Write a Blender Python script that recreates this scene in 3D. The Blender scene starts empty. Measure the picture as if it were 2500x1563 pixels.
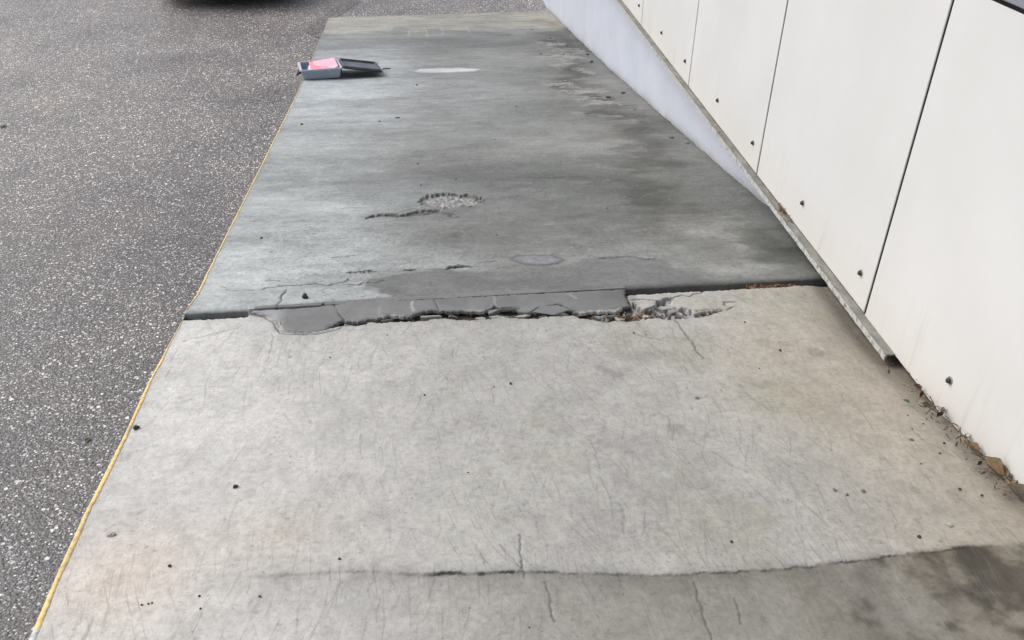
import bpy, math, random
import numpy as np
from mathutils import Vector, Matrix
from mathutils import noise as mnoise

random.seed(7)
scene = bpy.context.scene
COL = scene.collection
rad = math.radians

# ------------------------------------------------------------------ camera
CZ = 2.7246                       # eye height above the asphalt
cam_d = bpy.data.cameras.new('camera')
cam = bpy.data.objects.new('camera', cam_d)
COL.objects.link(cam)
PITCH, YAW, ROLL = 0.5867882, 0.0882745, 0.0111792
cp, sp, cy, sy = math.cos(PITCH), math.sin(PITCH), math.cos(YAW), math.sin(YAW)
F = Vector((sy*cp, cy*cp, -sp)); Rr = Vector((cy, -sy, 0)); U = Rr.cross(F)
Rr, U = (math.cos(ROLL)*Rr + math.sin(ROLL)*U, -math.sin(ROLL)*Rr + math.cos(ROLL)*U)
cam.matrix_world = Matrix(((Rr.x, U.x, -F.x, 0), (Rr.y, U.y, -F.y, 0), (Rr.z, U.z, -F.z, CZ), (0, 0, 0, 1)))
cam_d.sensor_width = 36.0
cam_d.lens = 36.0*2092.2/2500.0
cam_d.clip_start = 0.05
cam_d.clip_end = 600
scene.camera = cam

# ------------------------------------------------------------------ sky and sun (bright overcast)
SHADE_ROOF_Y = 2.3  # far edge of the unseen roof added to shade the near slab
SUN_ELEV, SUN_AZ = 46.0, -62.0      # azimuth from +Y (along the wall) towards +X
world = bpy.data.worlds.new('World')
scene.world = world
world.use_nodes = True
wn = world.node_tree
wn.nodes.clear()
sky = wn.nodes.new('ShaderNodeTexSky')
sky.sky_type = 'NISHITA'
sky.sun_disc = False
sky.sun_elevation = rad(SUN_ELEV)
sky.sun_rotation = rad(SUN_AZ)
sky.air_density = 1.0
sky.dust_density = 4.0
sky.ozone_density = 1.0
hs = wn.nodes.new('ShaderNodeHueSaturation')
hs.inputs['Saturation'].default_value = 0.42       # cloud cover greys the blue
bg = wn.nodes.new('ShaderNodeBackground')
bg.inputs['Strength'].default_value = 0.12
wo = wn.nodes.new('ShaderNodeOutputWorld')
wn.links.new(sky.outputs[0], hs.inputs['Color'])
wn.links.new(hs.outputs[0], bg.inputs['Color'])
wn.links.new(bg.outputs[0], wo.inputs['Surface'])

sun_d = bpy.data.lights.new('sun', 'SUN')
sun_d.energy = 1.3
sun_d.angle = rad(40)
sun_d.color = (1.0, 0.985, 0.965)
sun = bpy.data.objects.new('sun', sun_d)
COL.objects.link(sun)
sdir = Vector((math.sin(rad(SUN_AZ))*math.cos(rad(SUN_ELEV)), math.cos(rad(SUN_AZ))*math.cos(rad(SUN_ELEV)), math.sin(rad(SUN_ELEV))))
sun.rotation_euler = sdir.to_track_quat('Z', 'Y').to_euler()

vs = scene.view_settings
vs.view_transform = 'Standard'
vs.look = 'None'
vs.gamma = 1.0
vs.use_curve_mapping = False
vs.exposure = 0.42


# ------------------------------------------------------------------ helpers
def link(o, parent=None):
    COL.objects.link(o)
    if parent: o.parent = parent
    return o

def tag(o, label=None, cat=None, group=None, kind=None):
    if label: o['label'] = label
    if cat: o['category'] = cat
    if group: o['group'] = group
    if kind: o['kind'] = kind
    return o

def empty(name, loc=(0, 0, 0), rot=(0, 0, 0)):
    o = bpy.data.objects.new(name, None)
    o.location = loc; o.rotation_euler = rot
    o.empty_display_size = 0.05
    return link(o)

def mesh_np(name, v, quads, mat, parent=None, albedo=None, smooth=True, tris=None):
    me = bpy.data.meshes.new(name)
    v = np.ascontiguousarray(v, dtype=np.float32)
    me.vertices.add(len(v)); me.vertices.foreach_set('co', v.ravel())
    n = len(quads)
    me.loops.add(4*n); me.loops.foreach_set('vertex_index', np.ascontiguousarray(quads, dtype=np.int32).ravel())
    me.polygons.add(n)
    me.polygons.foreach_set('loop_start', np.arange(0, 4*n, 4, dtype=np.int32))
    me.polygons.foreach_set('loop_total', np.full(n, 4, dtype=np.int32))
    me.update(calc_edges=True)
    me.polygons.foreach_set('use_smooth', np.full(n, smooth, dtype=bool))
    if albedo is not None:
        at = me.color_attributes.new('albedo', 'FLOAT_COLOR', 'POINT')
        a = np.ones((len(v), 4), np.float32); a[:, :3] = albedo
        at.data.foreach_set('color', a.ravel())
    me.materials.append(mat)
    me.validate()
    return link(bpy.data.objects.new(name, me), parent)

class MB:
    """collects shapes, links them as one mesh object"""
    def __init__(s): s.v = []; s.f = []
    def box(s, lo, hi, bev=0.0):
        x0, y0, z0 = lo; x1, y1, z1 = hi
        b = min(bev, (x1-x0)/2.01, (y1-y0)/2.01, (z1-z0)/2.01)
        i = len(s.v)
        if b <= 0:
            s.v += [(x, y, z) for x in (x0, x1) for y in (y0, y1) for z in (z0, z1)]
            for f in ((0, 1, 3, 2), (4, 6, 7, 5), (0, 4, 5, 1), (2, 3, 7, 6), (0, 2, 6, 4), (1, 5, 7, 3)):
                s.f.append(tuple(i+k for k in f))
            return s
        rings = []
        for z, inn in ((z0, b), (z0+b, 0), (z1-b, 0), (z1, b)):
            a0, a1, c0, c1 = x0+inn, x1-inn, y0+inn, y1-inn
            r = [(a0+b, c0, z), (a1-b, c0, z), (a1, c0+b, z), (a1, c1-b, z), (a1-b, c1, z), (a0+b, c1, z), (a0, c1-b, z), (a0, c0+b, z)]
            rings.append(r)
        s.loft(rings, True, True)
        return s
    def loft(s, rings, cap0=True, cap1=True, closed=True):
        i = len(s.v); n = len(rings[0])
        for r in rings: s.v += [tuple(p) for p in r]
        m = n if closed else n-1
        for k in range(len(rings)-1):
            for j in range(m):
                a = i+k*n+j; b2 = i+k*n+(j+1) % n
                s.f.append((a, b2, b2+n, a+n))
        if cap0: s.f.append(tuple(i+j for j in reversed(range(n))))
        if cap1: s.f.append(tuple(i+(len(rings)-1)*n+j for j in range(n)))
        return s
    def tube(s, pts, r, n=8, ends=True):
        rings = []
        pts = [Vector(p) for p in pts]
        for k, p in enumerate(pts):
            d = (pts[min(k+1, len(pts)-1)]-pts[max(k-1, 0)]).normalized()
            a = d.orthogonal().normalized() if k == 0 else (pa - d*pa.dot(d)).normalized()
            pa = a; b = d.cross(a)
            rr = r[k] if isinstance(r, (list, tuple)) else r
            rings.append([p+(a*math.cos(t)+b*math.sin(t))*rr for t in [2*math.pi*q/n for q in range(n)]])
        return s.loft(rings, ends, ends)
    def lathe(s, prof, axis_pt, ax, n=12):
        ax = Vector(ax).normalized(); a = ax.orthogonal().normalized(); b = ax.cross(a); c = Vector(axis_pt)
        return s.loft([[c+ax*h+(a*math.cos(2*math.pi*q/n)+b*math.sin(2*math.pi*q/n))*r for q in range(n)] for r, h in prof])
    def build(s, name, mat, parent=None, smooth=False):
        me = bpy.data.meshes.new(name)
        me.from_pydata([tuple(p) for p in s.v], [], s.f)
        me.materials.append(mat)
        if smooth: me.polygons.foreach_set('use_smooth', [True]*len(me.polygons))
        me.update()
        return link(bpy.data.objects.new(name, me), parent)

# ---- numpy noise
_rng = np.random.RandomState(11)
_perm = _rng.permutation(4096)
_val = _rng.rand(4096)
def vnoise(x, y, seed=0):
    xi = np.floor(x).astype(np.int64); yi = np.floor(y).astype(np.int64)
    fx = x-xi; fy = y-yi
    fx = fx*fx*fx*(fx*(fx*6-15)+10); fy = fy*fy*fy*(fy*(fy*6-15)+10)
    def h(a, b): return _val[_perm[(_perm[(a+seed*131) & 4095]+b) & 4095]]
    v00 = h(xi, yi); v10 = h(xi+1, yi); v01 = h(xi, yi+1); v11 = h(xi+1, yi+1)
    return (v00*(1-fx)+v10*fx)*(1-fy)+(v01*(1-fx)+v11*fx)*fy
def fbm(x, y, sx, sy, oct=4, seed=0, gain=0.55):
    t = 0; a = 1; s = 0
    for o in range(oct):
        t = t+a*vnoise(x*sx*2**o+17.3*o, y*sy*2**o+5.1*o, seed+o*7); s += a; a *= gain
    return t/s
def sstep(a, b, x):
    t = np.clip((x-a)/(b-a), 0, 1); return t*t*(3-2*t)
def dist_poly(x, y, pts):
    d = np.full(x.shape, 1e9)
    for (ax, ay), (bx, by) in zip(pts[:-1], pts[1:]):
        vx, vy = bx-ax, by-ay; L2 = vx*vx+vy*vy+1e-12
        t = np.clip(((x-ax)*vx+(y-ay)*vy)/L2, 0, 1)
        d = np.minimum(d, np.hypot(x-ax-t*vx, y-ay-t*vy))
    return d
def inside(x, y, poly):
    r = np.zeros(x.shape, bool); n = len(poly)
    for i in range(n):
        (ax, ay), (bx, by) = poly[i], poly[(i+1) % n]
        if ay == by: continue
        c = ((ay > y) != (by > y)) & (x < (bx-ax)*(y-ay)/(by-ay)+ax)
        r ^= c
    return r
def sdist(x, y, poly):
    """>0 inside"""
    d = dist_poly(x, y, list(poly)+[poly[0]])
    return np.where(inside(x, y, poly), d, -d)
def local(x, y, pts, pad, fn):
    """evaluate fn(x, y) only near pts; elsewhere -1e3"""
    p = np.array(pts); out = np.full(x.shape, -1e3)
    m = (x > p[:, 0].min()-pad) & (x < p[:, 0].max()+pad) & (y > p[:, 1].min()-pad) & (y < p[:, 1].max()+pad)
    if m.any(): out[m] = fn(x[m], y[m])
    return out
def stroke(X, Y, pts, w, wob=0.004, seed=1):
    """soft line mask 0..1 along a polyline that wanders a little"""
    def f(x, y):
        wx = x+(vnoise(x*45, y*45, seed)-.5)*wob*2+(vnoise(x*150, y*150, seed+5)-.5)*wob
        wy = y+(vnoise(x*45, y*45, seed+9)-.5)*wob*2+(vnoise(x*150, y*150, seed+3)-.5)*wob
        return np.clip(1.15-dist_poly(wx, wy, pts)/w, 0, 1)
    return np.maximum(local(X, Y, pts, w*3+.01, f), 0)

def grid_quads(nr, nc):
    i = np.arange(nr*nc).reshape(nr, nc)
    return np.stack([i[:-1, :-1], i[:-1, 1:], i[1:, 1:], i[1:, :-1]], -1).reshape(-1, 4)

def skirt(v, rows_idx, drop, albedo=None):
    """extra vertices below a border chain, and the quads that join them"""
    base = v[rows_idx].copy()
    base[:, 2] = drop if np.isscalar(drop) and drop < -50 else base[:, 2]-drop
    return base

# ------------------------------------------------------------------ materials
def new_mat(name):
    m = bpy.data.materials.new(name); m.use_nodes = True
    nt = m.node_tree; nt.nodes.clear()
    out = nt.nodes.new('ShaderNodeOutputMaterial'); b = nt.nodes.new('ShaderNodeBsdfPrincipled')
    nt.links.new(b.outputs[0], out.inputs['Surface'])
    return m, nt, b
def nd(nt, t, **kw):
    n = nt.nodes.new(t)
    for k, v in kw.items():
        if k in n.inputs.keys() if hasattr(n, 'inputs') else False: n.inputs[k].default_value = v
        else: setattr(n, k, v)
    return n
def ramp(nt, src, stops):
    r = nt.nodes.new('ShaderNodeValToRGB'); cr = r.color_ramp
    while len(cr.elements) < len(stops): cr.elements.new(0.5)
    for e, (p, c) in zip(cr.elements, stops):
        e.position = p; e.color = (c, c, c, 1) if np.isscalar(c) else (*c, 1)
    nt.links.new(src, r.inputs[0]); return r.outputs[0]
def mix(nt, a, b, fac, mode='MIX'):
    n = nt.nodes.new('ShaderNodeMix'); n.data_type = 'RGBA'; n.blend_type = mode
    for s, val in ((n.inputs[0], fac), (n.inputs[6], a), (n.inputs[7], b)):
        if hasattr(val, 'links'): nt.links.new(val, s)
        elif np.isscalar(val): s.default_value = val
        else: s.default_value = (*val, 1)
    return n.outputs[2]
def noise_tex(nt, scale, detail=4, rough=.6, vec=None, mp=None):
    n = nt.nodes.new('ShaderNodeTexNoise'); n.inputs['Scale'].default_value = scale
    n.inputs['Detail'].default_value = detail; n.inputs['Roughness'].default_value = rough
    if vec is None:
        tc = nt.nodes.new('ShaderNodeTexCoord'); vec = tc.outputs['Object']
    if mp:
        mpn = nt.nodes.new('ShaderNodeMapping'); mpn.inputs['Scale'].default_value = mp
        nt.links.new(vec, mpn.inputs[0]); vec = mpn.outputs[0]
    nt.links.new(vec, n.inputs['Vector'])
    return n.outputs['Fac']
def bump(nt, b, h, strength=.3, dist=.002):
    n = nt.nodes.new('ShaderNodeBump'); n.inputs['Strength'].default_value = strength; n.inputs['Distance'].default_value = dist
    nt.links.new(h, n.inputs['Height']); nt.links.new(n.outputs[0], b.inputs['Normal'])

def concrete_mat(name, rough, grain_lo, grain_hi, pits, brush=0.0, streak=0.0, speck=0.0):
    m, nt, b = new_mat(name)
    at = nt.nodes.new('ShaderNodeAttribute'); at.attribute_name = 'albedo'
    tc = nt.nodes.new('ShaderNodeTexCoord'); ob = tc.outputs['Object']
    c = at.outputs['Color']
    g = noise_tex(nt, 62, 8, .78)
    c = mix(nt, c, ramp(nt, g, [(.28, grain_lo), (.5, 1.0), (.72, grain_hi)]), 1.0, 'MULTIPLY')
    cl = noise_tex(nt, 13, 6, .7)
    c = mix(nt, c, ramp(nt, cl, [(.30, .94), (.5, 1.0), (.70, 1.05)]), 1.0, 'MULTIPLY')
    hgt = noise_tex(nt, 130, 6, .7)
    def rotmap(rot, sc):
        mp = nt.nodes.new('ShaderNodeMapping'); mp.inputs['Rotation'].default_value = (0, 0, rot); mp.inputs['Scale'].default_value = (1, 1, 1)
        nt.links.new(ob, mp.inputs[0])
        # a slow warp bends the strokes
        w = nt.nodes.new('ShaderNodeTexNoise'); w.inputs['Scale'].default_value = 1.6; w.inputs['Detail'].default_value = 1
        nt.links.new(mp.outputs[0], w.inputs['Vector'])
        wv = nt.nodes.new('ShaderNodeMix'); wv.data_type = 'RGBA'; wv.blend_type = 'LINEAR_LIGHT'; wv.inputs[0].default_value = .10
        nt.links.new(mp.outputs[0], wv.inputs[6]); nt.links.new(w.outputs['Color'], wv.inputs[7])
        m2 = nt.nodes.new('ShaderNodeMapping'); m2.inputs['Scale'].default_value = sc
        nt.links.new(wv.outputs[2], m2.inputs[0]); return m2.outputs[0]
    if brush:
        for k, (rot, sc) in enumerate(((.03, (150, 7, 1)), (-.30, (170, 6.5, 1)), (.2, (150, 8, 1)))):
            n = noise_tex(nt, 1.0, 3, .6, vec=rotmap(rot, sc))
            where = nt.nodes.new('ShaderNodeTexNoise'); where.inputs['Scale'].default_value = 2.1; where.inputs['Detail'].default_value = 3
            mp = nt.nodes.new('ShaderNodeMapping'); mp.inputs['Location'].default_value = (3.3*k+1, 1.7*k, 0); nt.links.new(ob, mp.inputs[0]); nt.links.new(mp.outputs[0], where.inputs['Vector'])
            msk = ramp(nt, where.outputs['Fac'], [(.38, .05), (.58, 1)])
            ln = ramp(nt, n, [(.60, 0), (.70, brush)])
            mu = nt.nodes.new('ShaderNodeMath'); mu.operation = 'MULTIPLY'; nt.links.new(ln, mu.inputs[0]); nt.links.new(msk, mu.inputs[1])
            c = mix(nt, c, (.13, .125, .115), mu.outputs[0])
            li = ramp(nt, n, [(.30, brush*.16), (.40, 0)])
            mu = nt.nodes.new('ShaderNodeMath'); mu.operation = 'MULTIPLY'; nt.links.new(li, mu.inputs[0]); nt.links.new(msk, mu.inputs[1])
            c = mix(nt, c, (.6, .59, .57), mu.outputs[0])
    if streak:
        n = noise_tex(nt, 1.0, 5, .7, vec=rotmap(.02, (9, 24, 1)))
        c = mix(nt, c, ramp(nt, n, [(.3, 1-streak), (.5, 1.0), (.7, 1+streak)]), 1.0, 'MULTIPLY')
    if speck:
        for sc, k, lo in ((95, 1.0, .655), (48, .8, .69)):
            n = noise_tex(nt, sc, 2, .5)
            wh = noise_tex(nt, 3.1, 4, .65)
            mu = nt.nodes.new('ShaderNodeMath'); mu.operation = 'MULTIPLY'
            nt.links.new(ramp(nt, n, [(lo, 0), (lo+.05, speck*k)]), mu.inputs[0]); nt.links.new(ramp(nt, wh, [(.42, .12), (.62, 1)]), mu.inputs[1])
            c = mix(nt, c, (.05, .05, .048), mu.outputs[0])
    p = noise_tex(nt, 75, 3, .6)
    c = mix(nt, c, ramp(nt, p, [(.26, pits), (.36, 1.0)]), 1.0, 'MULTIPLY')
    nt.links.new(c, b.inputs['Base Color'])
    b.inputs['Roughness'].default_value = rough
    b.inputs['Specular IOR Level'].default_value = .35
    bump(nt, b, hgt, .4, .004)
    return m
M_slab = concrete_mat('slab_concrete', .62, .70, 1.22, .65, brush=.36, speck=.34)
M_ramp = concrete_mat('ramp_concrete', .6, .66, 1.32, .55, streak=.11, speck=.85)
M_mortar = concrete_mat('mortar', .66, .92, 1.06, .85)
M_rubble = concrete_mat('broken_concrete', .8, .7, 1.25, .6)

def simple(name, col, rough=.6, var=.15, scale=40, metallic=0, bmp=.0, spec=.4, detail=4, mp=None):
    m, nt, b = new_mat(name)
    n = noise_tex(nt, scale, detail, .6, mp=mp)
    lo = tuple(c*(1-var) for c in col); hi = tuple(min(1, c*(1+var)) for c in col)
    nt.links.new(ramp(nt, n, [(.3, lo), (.7, hi)]), b.inputs['Base Color'])
    b.inputs['Roughness'].default_value = rough; b.inputs['Metallic'].default_value = metallic
    b.inputs['Specular IOR Level'].default_value = spec
    if bmp: bump(nt, b, n, bmp, .003)
    return m

# asphalt with pale stone chips
def asphalt_mat():
    m, nt, b = new_mat('asphalt')
    tc = nt.nodes.new('ShaderNodeTexCoord')
    warp = nt.nodes.new('ShaderNodeTexNoise'); warp.inputs['Scale'].default_value = 60; warp.inputs['Detail'].default_value = 2
    nt.links.new(tc.outputs['Object'], warp.inputs['Vector'])
    vv = nt.nodes.new('ShaderNodeMix'); vv.data_type = 'RGBA'; vv.blend_type = 'LINEAR_LIGHT'; vv.inputs[0].default_value = .006
    nt.links.new(tc.outputs['Object'], vv.inputs[6]); nt.links.new(warp.outputs['Color'], vv.inputs[7])
    def vor(scale, feat='F1'):
        v = nt.nodes.new('ShaderNodeTexVoronoi'); v.feature = feat; v.inputs['Scale'].default_value = scale
        nt.links.new(vv.outputs[2], v.inputs['Vector']); return v
    def chan(v):
        q = nt.nodes.new('ShaderNodeSeparateColor'); nt.links.new(v.outputs['Color'], q.inputs[0]); return q.outputs
    def math_(op, a_, b_):
        q = nt.nodes.new('ShaderNodeMath'); q.operation = op
        for k_, val in enumerate((a_, b_)):
            if hasattr(val, 'links'): nt.links.new(val, q.inputs[k_])
            else: q.inputs[k_].default_value = val
        return q.outputs[0]
    v0 = vor(190); v1 = vor(92); v2 = vor(54); v3 = vor(31)
    c0, c1, c2, c3 = chan(v0), chan(v1), chan(v2), chan(v3)
    # dark binder with small grey aggregate
    c = ramp(nt, c0[0], [(0, (.030, .028, .028)), (.5, (.062, .058, .058)), (.85, (.11, .104, .102)), (1, (.18, .172, .166))])
    # rounded stone chips of three sizes, each cell its own radius and tone
    for v, ch, rmin, rvar, share in ((v1, c1, .27, .26, .30), (v2, c2, .20, .24, .42), (v3, c3, .15, .17, .70)):
        rad_ = math_('ADD', math_('MULTIPLY', ch[1], rvar), rmin)
        on_ = math_('GREATER_THAN', ch[2], share)
        inside_ = nt.nodes.new('ShaderNodeMapRange'); nt.links.new(math_('SUBTRACT', rad_, v.outputs['Distance']), inside_.inputs['Value'])
        inside_.inputs['From Min'].default_value = -.03; inside_.inputs['From Max'].default_value = .05
        tone = ramp(nt, ch[0], [(0, (.10, .096, .095)), (.35, (.17, .165, .16)), (.60, (.32, .315, .305)), (.80, (.50, .495, .485)), (1, (.72, .71, .69))])
        c = mix(nt, c, tone, math_('MULTIPLY', on_, inside_.outputs[0]))
    big = noise_tex(nt, .9, 5, .62)
    c = mix(nt, c, ramp(nt, big, [(.3, (.68, .67, .70)), (.45, (.95, .935, .955)), (.6, (1.16, 1.125, 1.10)), (.75, (1.4, 1.34, 1.29))]), 1.0, 'MULTIPLY')
    sepx = nt.nodes.new('ShaderNodeSeparateXYZ'); nt.links.new(tc.outputs['Object'], sepx.inputs[0])
    far_sheen = nt.nodes.new('ShaderNodeMapRange'); far_sheen.inputs['From Min'].default_value = 2.5; far_sheen.inputs['From Max'].default_value = 8.5
    far_sheen.interpolation_type = 'SMOOTHSTEP'
    nt.links.new(sepx.outputs['Y'], far_sheen.inputs['Value'])
    sheen_fac = nt.nodes.new('ShaderNodeMath'); sheen_fac.operation = 'MULTIPLY'; nt.links.new(far_sheen.outputs[0], sheen_fac.inputs[0]); sheen_fac.inputs[1].default_value = .20
    sheen_fac.inputs[1].default_value = 1.0
    c = mix(nt, c, ramp(nt, sheen_fac.outputs[0], [(0, (.92, .92, .94)), (1, (1.52, 1.49, 1.47))]), 1.0, 'MULTIPLY')      # far asphalt painted paler, for the sheen seen at a low angle
    tint = noise_tex(nt, .45, 3, .5)
    c = mix(nt, c, (.16, .125, .10), ramp(nt, tint, [(.52, 0), (.75, .16)]))
    nt.links.new(c, b.inputs['Base Color'])
    b.inputs['Roughness'].default_value = .46
    b.inputs['Specular IOR Level'].default_value = .5
    h = nt.nodes.new('ShaderNodeMath'); h.operation = 'ADD'
    nt.links.new(v1.outputs['Distance'], h.inputs[0]); nt.links.new(v2.outputs['Distance'], h.inputs[1])
    bump(nt, b, h.outputs[0], .45, .006)
    return m
M_asphalt = asphalt_mat()

def panel_mat():
    m, nt, b = new_mat('white_cladding')
    tc = nt.nodes.new('ShaderNodeTexCoord')
    sep = nt.nodes.new('ShaderNodeSeparateXYZ'); nt.links.new(tc.outputs['Object'], sep.inputs[0])
    big = noise_tex(nt, 2.2, 4, .55)
    c = ramp(nt, big, [(.3, (.63, .629, .624)), (.7, (.69, .691, .692))])
    # dirt that has run down and splashed up along the bottom edge
    st = noise_tex(nt, 22, 4, .7, mp=(1, 1.5, .09))
    low = nt.nodes.new('ShaderNodeMapRange'); low.inputs['From Min'].default_value = 1.52; low.inputs['From Max'].default_value = 1.27
    nt.links.new(sep.outputs['Z'], low.inputs['Value'])
    sm = nt.nodes.new('ShaderNodeMath'); sm.operation = 'MULTIPLY'
    nt.links.new(ramp(nt, st, [(.57, 0), (.68, .42)]), sm.inputs[0]); nt.links.new(low.outputs[0], sm.inputs[1])
    c = mix(nt, c, (.42, .4, .36), sm.outputs[0])
    low2 = nt.nodes.new('ShaderNodeMapRange'); low2.inputs['From Min'].default_value = 1.45; low2.inputs['From Max'].default_value = 1.25; low2.inputs['To Max'].default_value = .30
    nt.links.new(sep.outputs['Z'], low2.inputs['Value'])
    c = mix(nt, c, (.62, .56, .46), low2.outputs[0])
    sp_ = noise_tex(nt, 60, 3, .6)
    c = mix(nt, c, (.5, .48, .45), ramp(nt, sp_, [(.72, 0), (.8, .45)]))
    nt.links.new(c, b.inputs['Base Color'])
    b.inputs['Roughness'].default_value = .45
    b.inputs['Specular IOR Level'].default_value = .4
    return m
M_panel = panel_mat()

def plinth_mat():
    m, nt, b = new_mat('painted_plinth')
    big = noise_tex(nt, 3.0, 5, .6)
    c = ramp(nt, big, [(.3, (.49, .525, .60)), (.7, (.555, .585, .66))])
    sc = noise_tex(nt, 14, 5, .7, mp=(1, .35, 1.6))
    c = mix(nt, c, (.42, .44, .48), ramp(nt, sc, [(.66, 0), (.76, .30)]))
    pat = nt.nodes.new('ShaderNodeAttribute'); pat.attribute_name = 'albedo'
    c = mix(nt, c, pat.outputs['Color'], 1.0, 'MULTIPLY')
    nt.links.new(c, b.inputs['Base Color'])
    b.inputs['Roughness'].default_value = .55
    bump(nt, b, noise_tex(nt, 30, 5, .6), .25, .004)
    return m
M_plinth = plinth_mat()

def sill_mat():
    m, nt, b = new_mat('weathered_sill')
    n = noise_tex(nt, 24, 6, .75, mp=(1, .5, 1))
    c = ramp(nt, n, [(.32, (.10, .098, .085)), (.5, (.19, .185, .165)), (.72, (.30, .295, .27))])
    nt.links.new(c, b.inputs['Base Color']); b.inputs['Roughness'].default_value = .75
    bump(nt, b, n, .5, .003)
    return m
M_sill = sill_mat()
def lip_mat():
    m, nt, b = new_mat('chipped_white_lip')
    n = noise_tex(nt, 55, 5, .7)
    c = ramp(nt, n, [(.38, (.20, .19, .17)), (.48, (.46, .455, .44)), (.8, (.60, .595, .58))])
    nt.links.new(c, b.inputs['Base Color']); b.inputs['Roughness'].default_value = .6
    return m
M_lip = lip_mat()
M_cap = simple('grey_blue_cap', (.235, .25, .30), .5, .06, 6)
M_dark = simple('dark_gap', (.02, .02, .02), .9, .2)
M_bolt = simple('bolt_metal', (.05, .055, .055), .5, .3, 200, metallic=.3)
M_washer = simple('bolt_washer', (.26, .26, .255), .55, .25, 200)

def yellow_mat():
    m, nt, b = new_mat('yellow_paint')
    at = nt.nodes.new('ShaderNodeAttribute'); at.attribute_name = 'albedo'
    n = noise_tex(nt, 70, 5, .7)
    c = mix(nt, at.outputs['Color'], (.33, .29, .22), ramp(nt, n, [(.46, 0), (.62, .85)]))
    nt.links.new(c, b.inputs['Base Color']); b.inputs['Roughness'].default_value = .6
    bump(nt, b, n, .3, .002)
    return m
M_yellow = yellow_mat()

# ------------------------------------------------------------------ ground surfaces
def z_slab(y): return CZ-1.284-.0965*y
def z_ramp(y): return CZ+0.0020176*y*y-0.1666926*y-1.1156885
LX = np.array([(-6, -.80), (1.067, -.800), (1.272, -.814), (1.416, -.821), (1.729, -.827), (1.96, -.838), (2.36, -.838), (2.5, -.833), (2.695, -.845), (3.102, -.867), (3.686, -.898), (4.574, -.944), (6.039, -1.016), (7.521, -1.101), (10.53, -1.279), (12, -1.36)])
def x_left(y): return np.interp(y, LX[:, 0], LX[:, 1])
XR = 1.397
def y_joint(x): return 2.397+.05*x
def y_near(x): return 2.366+.045*x

tag(MB().loft([[(-220, -120, 0), (220, -120, 0), (220, 320, 0), (-220, 320, 0)]], False, True).build('asphalt', M_asphalt), kind='structure')

ap = [(-1.50, 10.15), (-1.42, 9.98), (-1.34, 9.95), (-1.26, 9.95), (-1.20, 10.9), (-1.0, 11.6), (-1.06, 11.8), (-1.30, 11.3), (-1.38, 10.9), (-1.50, 10.5)]
M_asphalt2 = M_asphalt.copy(); M_asphalt2.name = 'dark_asphalt'
_nt = M_asphalt2.node_tree; _b = [n for n in _nt.nodes if n.type == 'BSDF_PRINCIPLED'][0]
_l = _b.inputs['Base Color'].links[0].from_socket
_nt.links.new(mix(_nt, _l, (.74, .73, .72), 1.0, 'MULTIPLY'), _b.inputs['Base Color'])
tag(MB().loft([[(x, y, .004) for x, y in ap]], False, True).build('asphalt_patch', M_asphalt2), kind='structure')

slab_edge = [(-.642, 2.365), (-.626, 2.347), (-.582, 2.328), (-.559, 2.303), (-.548, 2.287), (-.542, 2.26), (-.522, 2.223), (-.492, 2.214), (-.419, 2.206), (-.379, 2.216), (-.332, 2.24), (-.298, 2.249), (-.269, 2.255), (-.249, 2.272), (-.215, 2.264), (-.177, 2.268), (-.13, 2.267), (-.088, 2.266), (-.049, 2.278), (-.002, 2.277), (.041, 2.262), (.104, 2.258), (.125, 2.263), (.17, 2.28), (.199, 2.264), (.246, 2.258), (.274, 2.255), (.318, 2.268), (.362, 2.264), (.395, 2.266), (.423, 2.241), (.455, 2.234), (.475, 2.223), (.494, 2.211), (.528, 2.22), (.58, 2.212), (.626, 2.222), (.661, 2.232), (.689, 2.212), (.735, 2.22), (.768, 2.219), (.814, 2.227), (.852, 2.245), (.892, 2.265)]
patch_top = [(-.646, 2.357), (-.631, 2.379), (-.532, 2.374), (-.431, 2.378), (-.384, 2.39), (-.231, 2.397), (-.096, 2.397), (.043, 2.402), (.159, 2.406), (.323, 2.414), (.459, 2.416), (.6, 2.422)]
patch_bot = [(-.638, 2.367), (-.627, 2.352), (-.605, 2.339), (-.583, 2.332), (-.56, 2.31), (-.546, 2.295), (-.532, 2.276), (-.536, 2.259), (-.521, 2.23), (-.492, 2.219), (-.451, 2.218), (-.419, 2.209), (-.399, 2.213), (-.378, 2.229), (-.372, 2.246), (-.347, 2.271), (-.334, 2.288), (-.328, 2.278), (-.289, 2.266), (-.262, 2.277), (-.246, 2.285), (-.226, 2.279), (-.216, 2.292), (-.195, 2.302), (-.174, 2.3), (-.156, 2.294), (-.118, 2.293), (-.103, 2.31), (-.075, 2.322), (-.049, 2.327), (-.034, 2.324), (.005, 2.316), (.064, 2.313), (.1, 2.307), (.115, 2.307), (.131, 2.32), (.147, 2.338), (.156, 2.337), (.164, 2.318), (.181, 2.319), (.214, 2.318), (.226, 2.299), (.253, 2.287), (.282, 2.289), (.312, 2.308), (.368, 2.33), (.403, 2.282), (.424, 2.273), (.467, 2.282), (.502, 2.279), (.539, 2.279), (.578, 2.305), (.592, 2.309), (.591, 2.338), (.588, 2.368), (.592, 2.408)]
rubble_top = [(.592, 2.309), (.611, 2.336), (.613, 2.312), (.627, 2.287), (.672, 2.307), (.686, 2.345), (.705, 2.348), (.727, 2.367), (.746, 2.36), (.731, 2.336), (.724, 2.298), (.747, 2.282), (.759, 2.295), (.781, 2.27), (.792, 2.245), (.833, 2.256), (.892, 2.265)]
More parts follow.
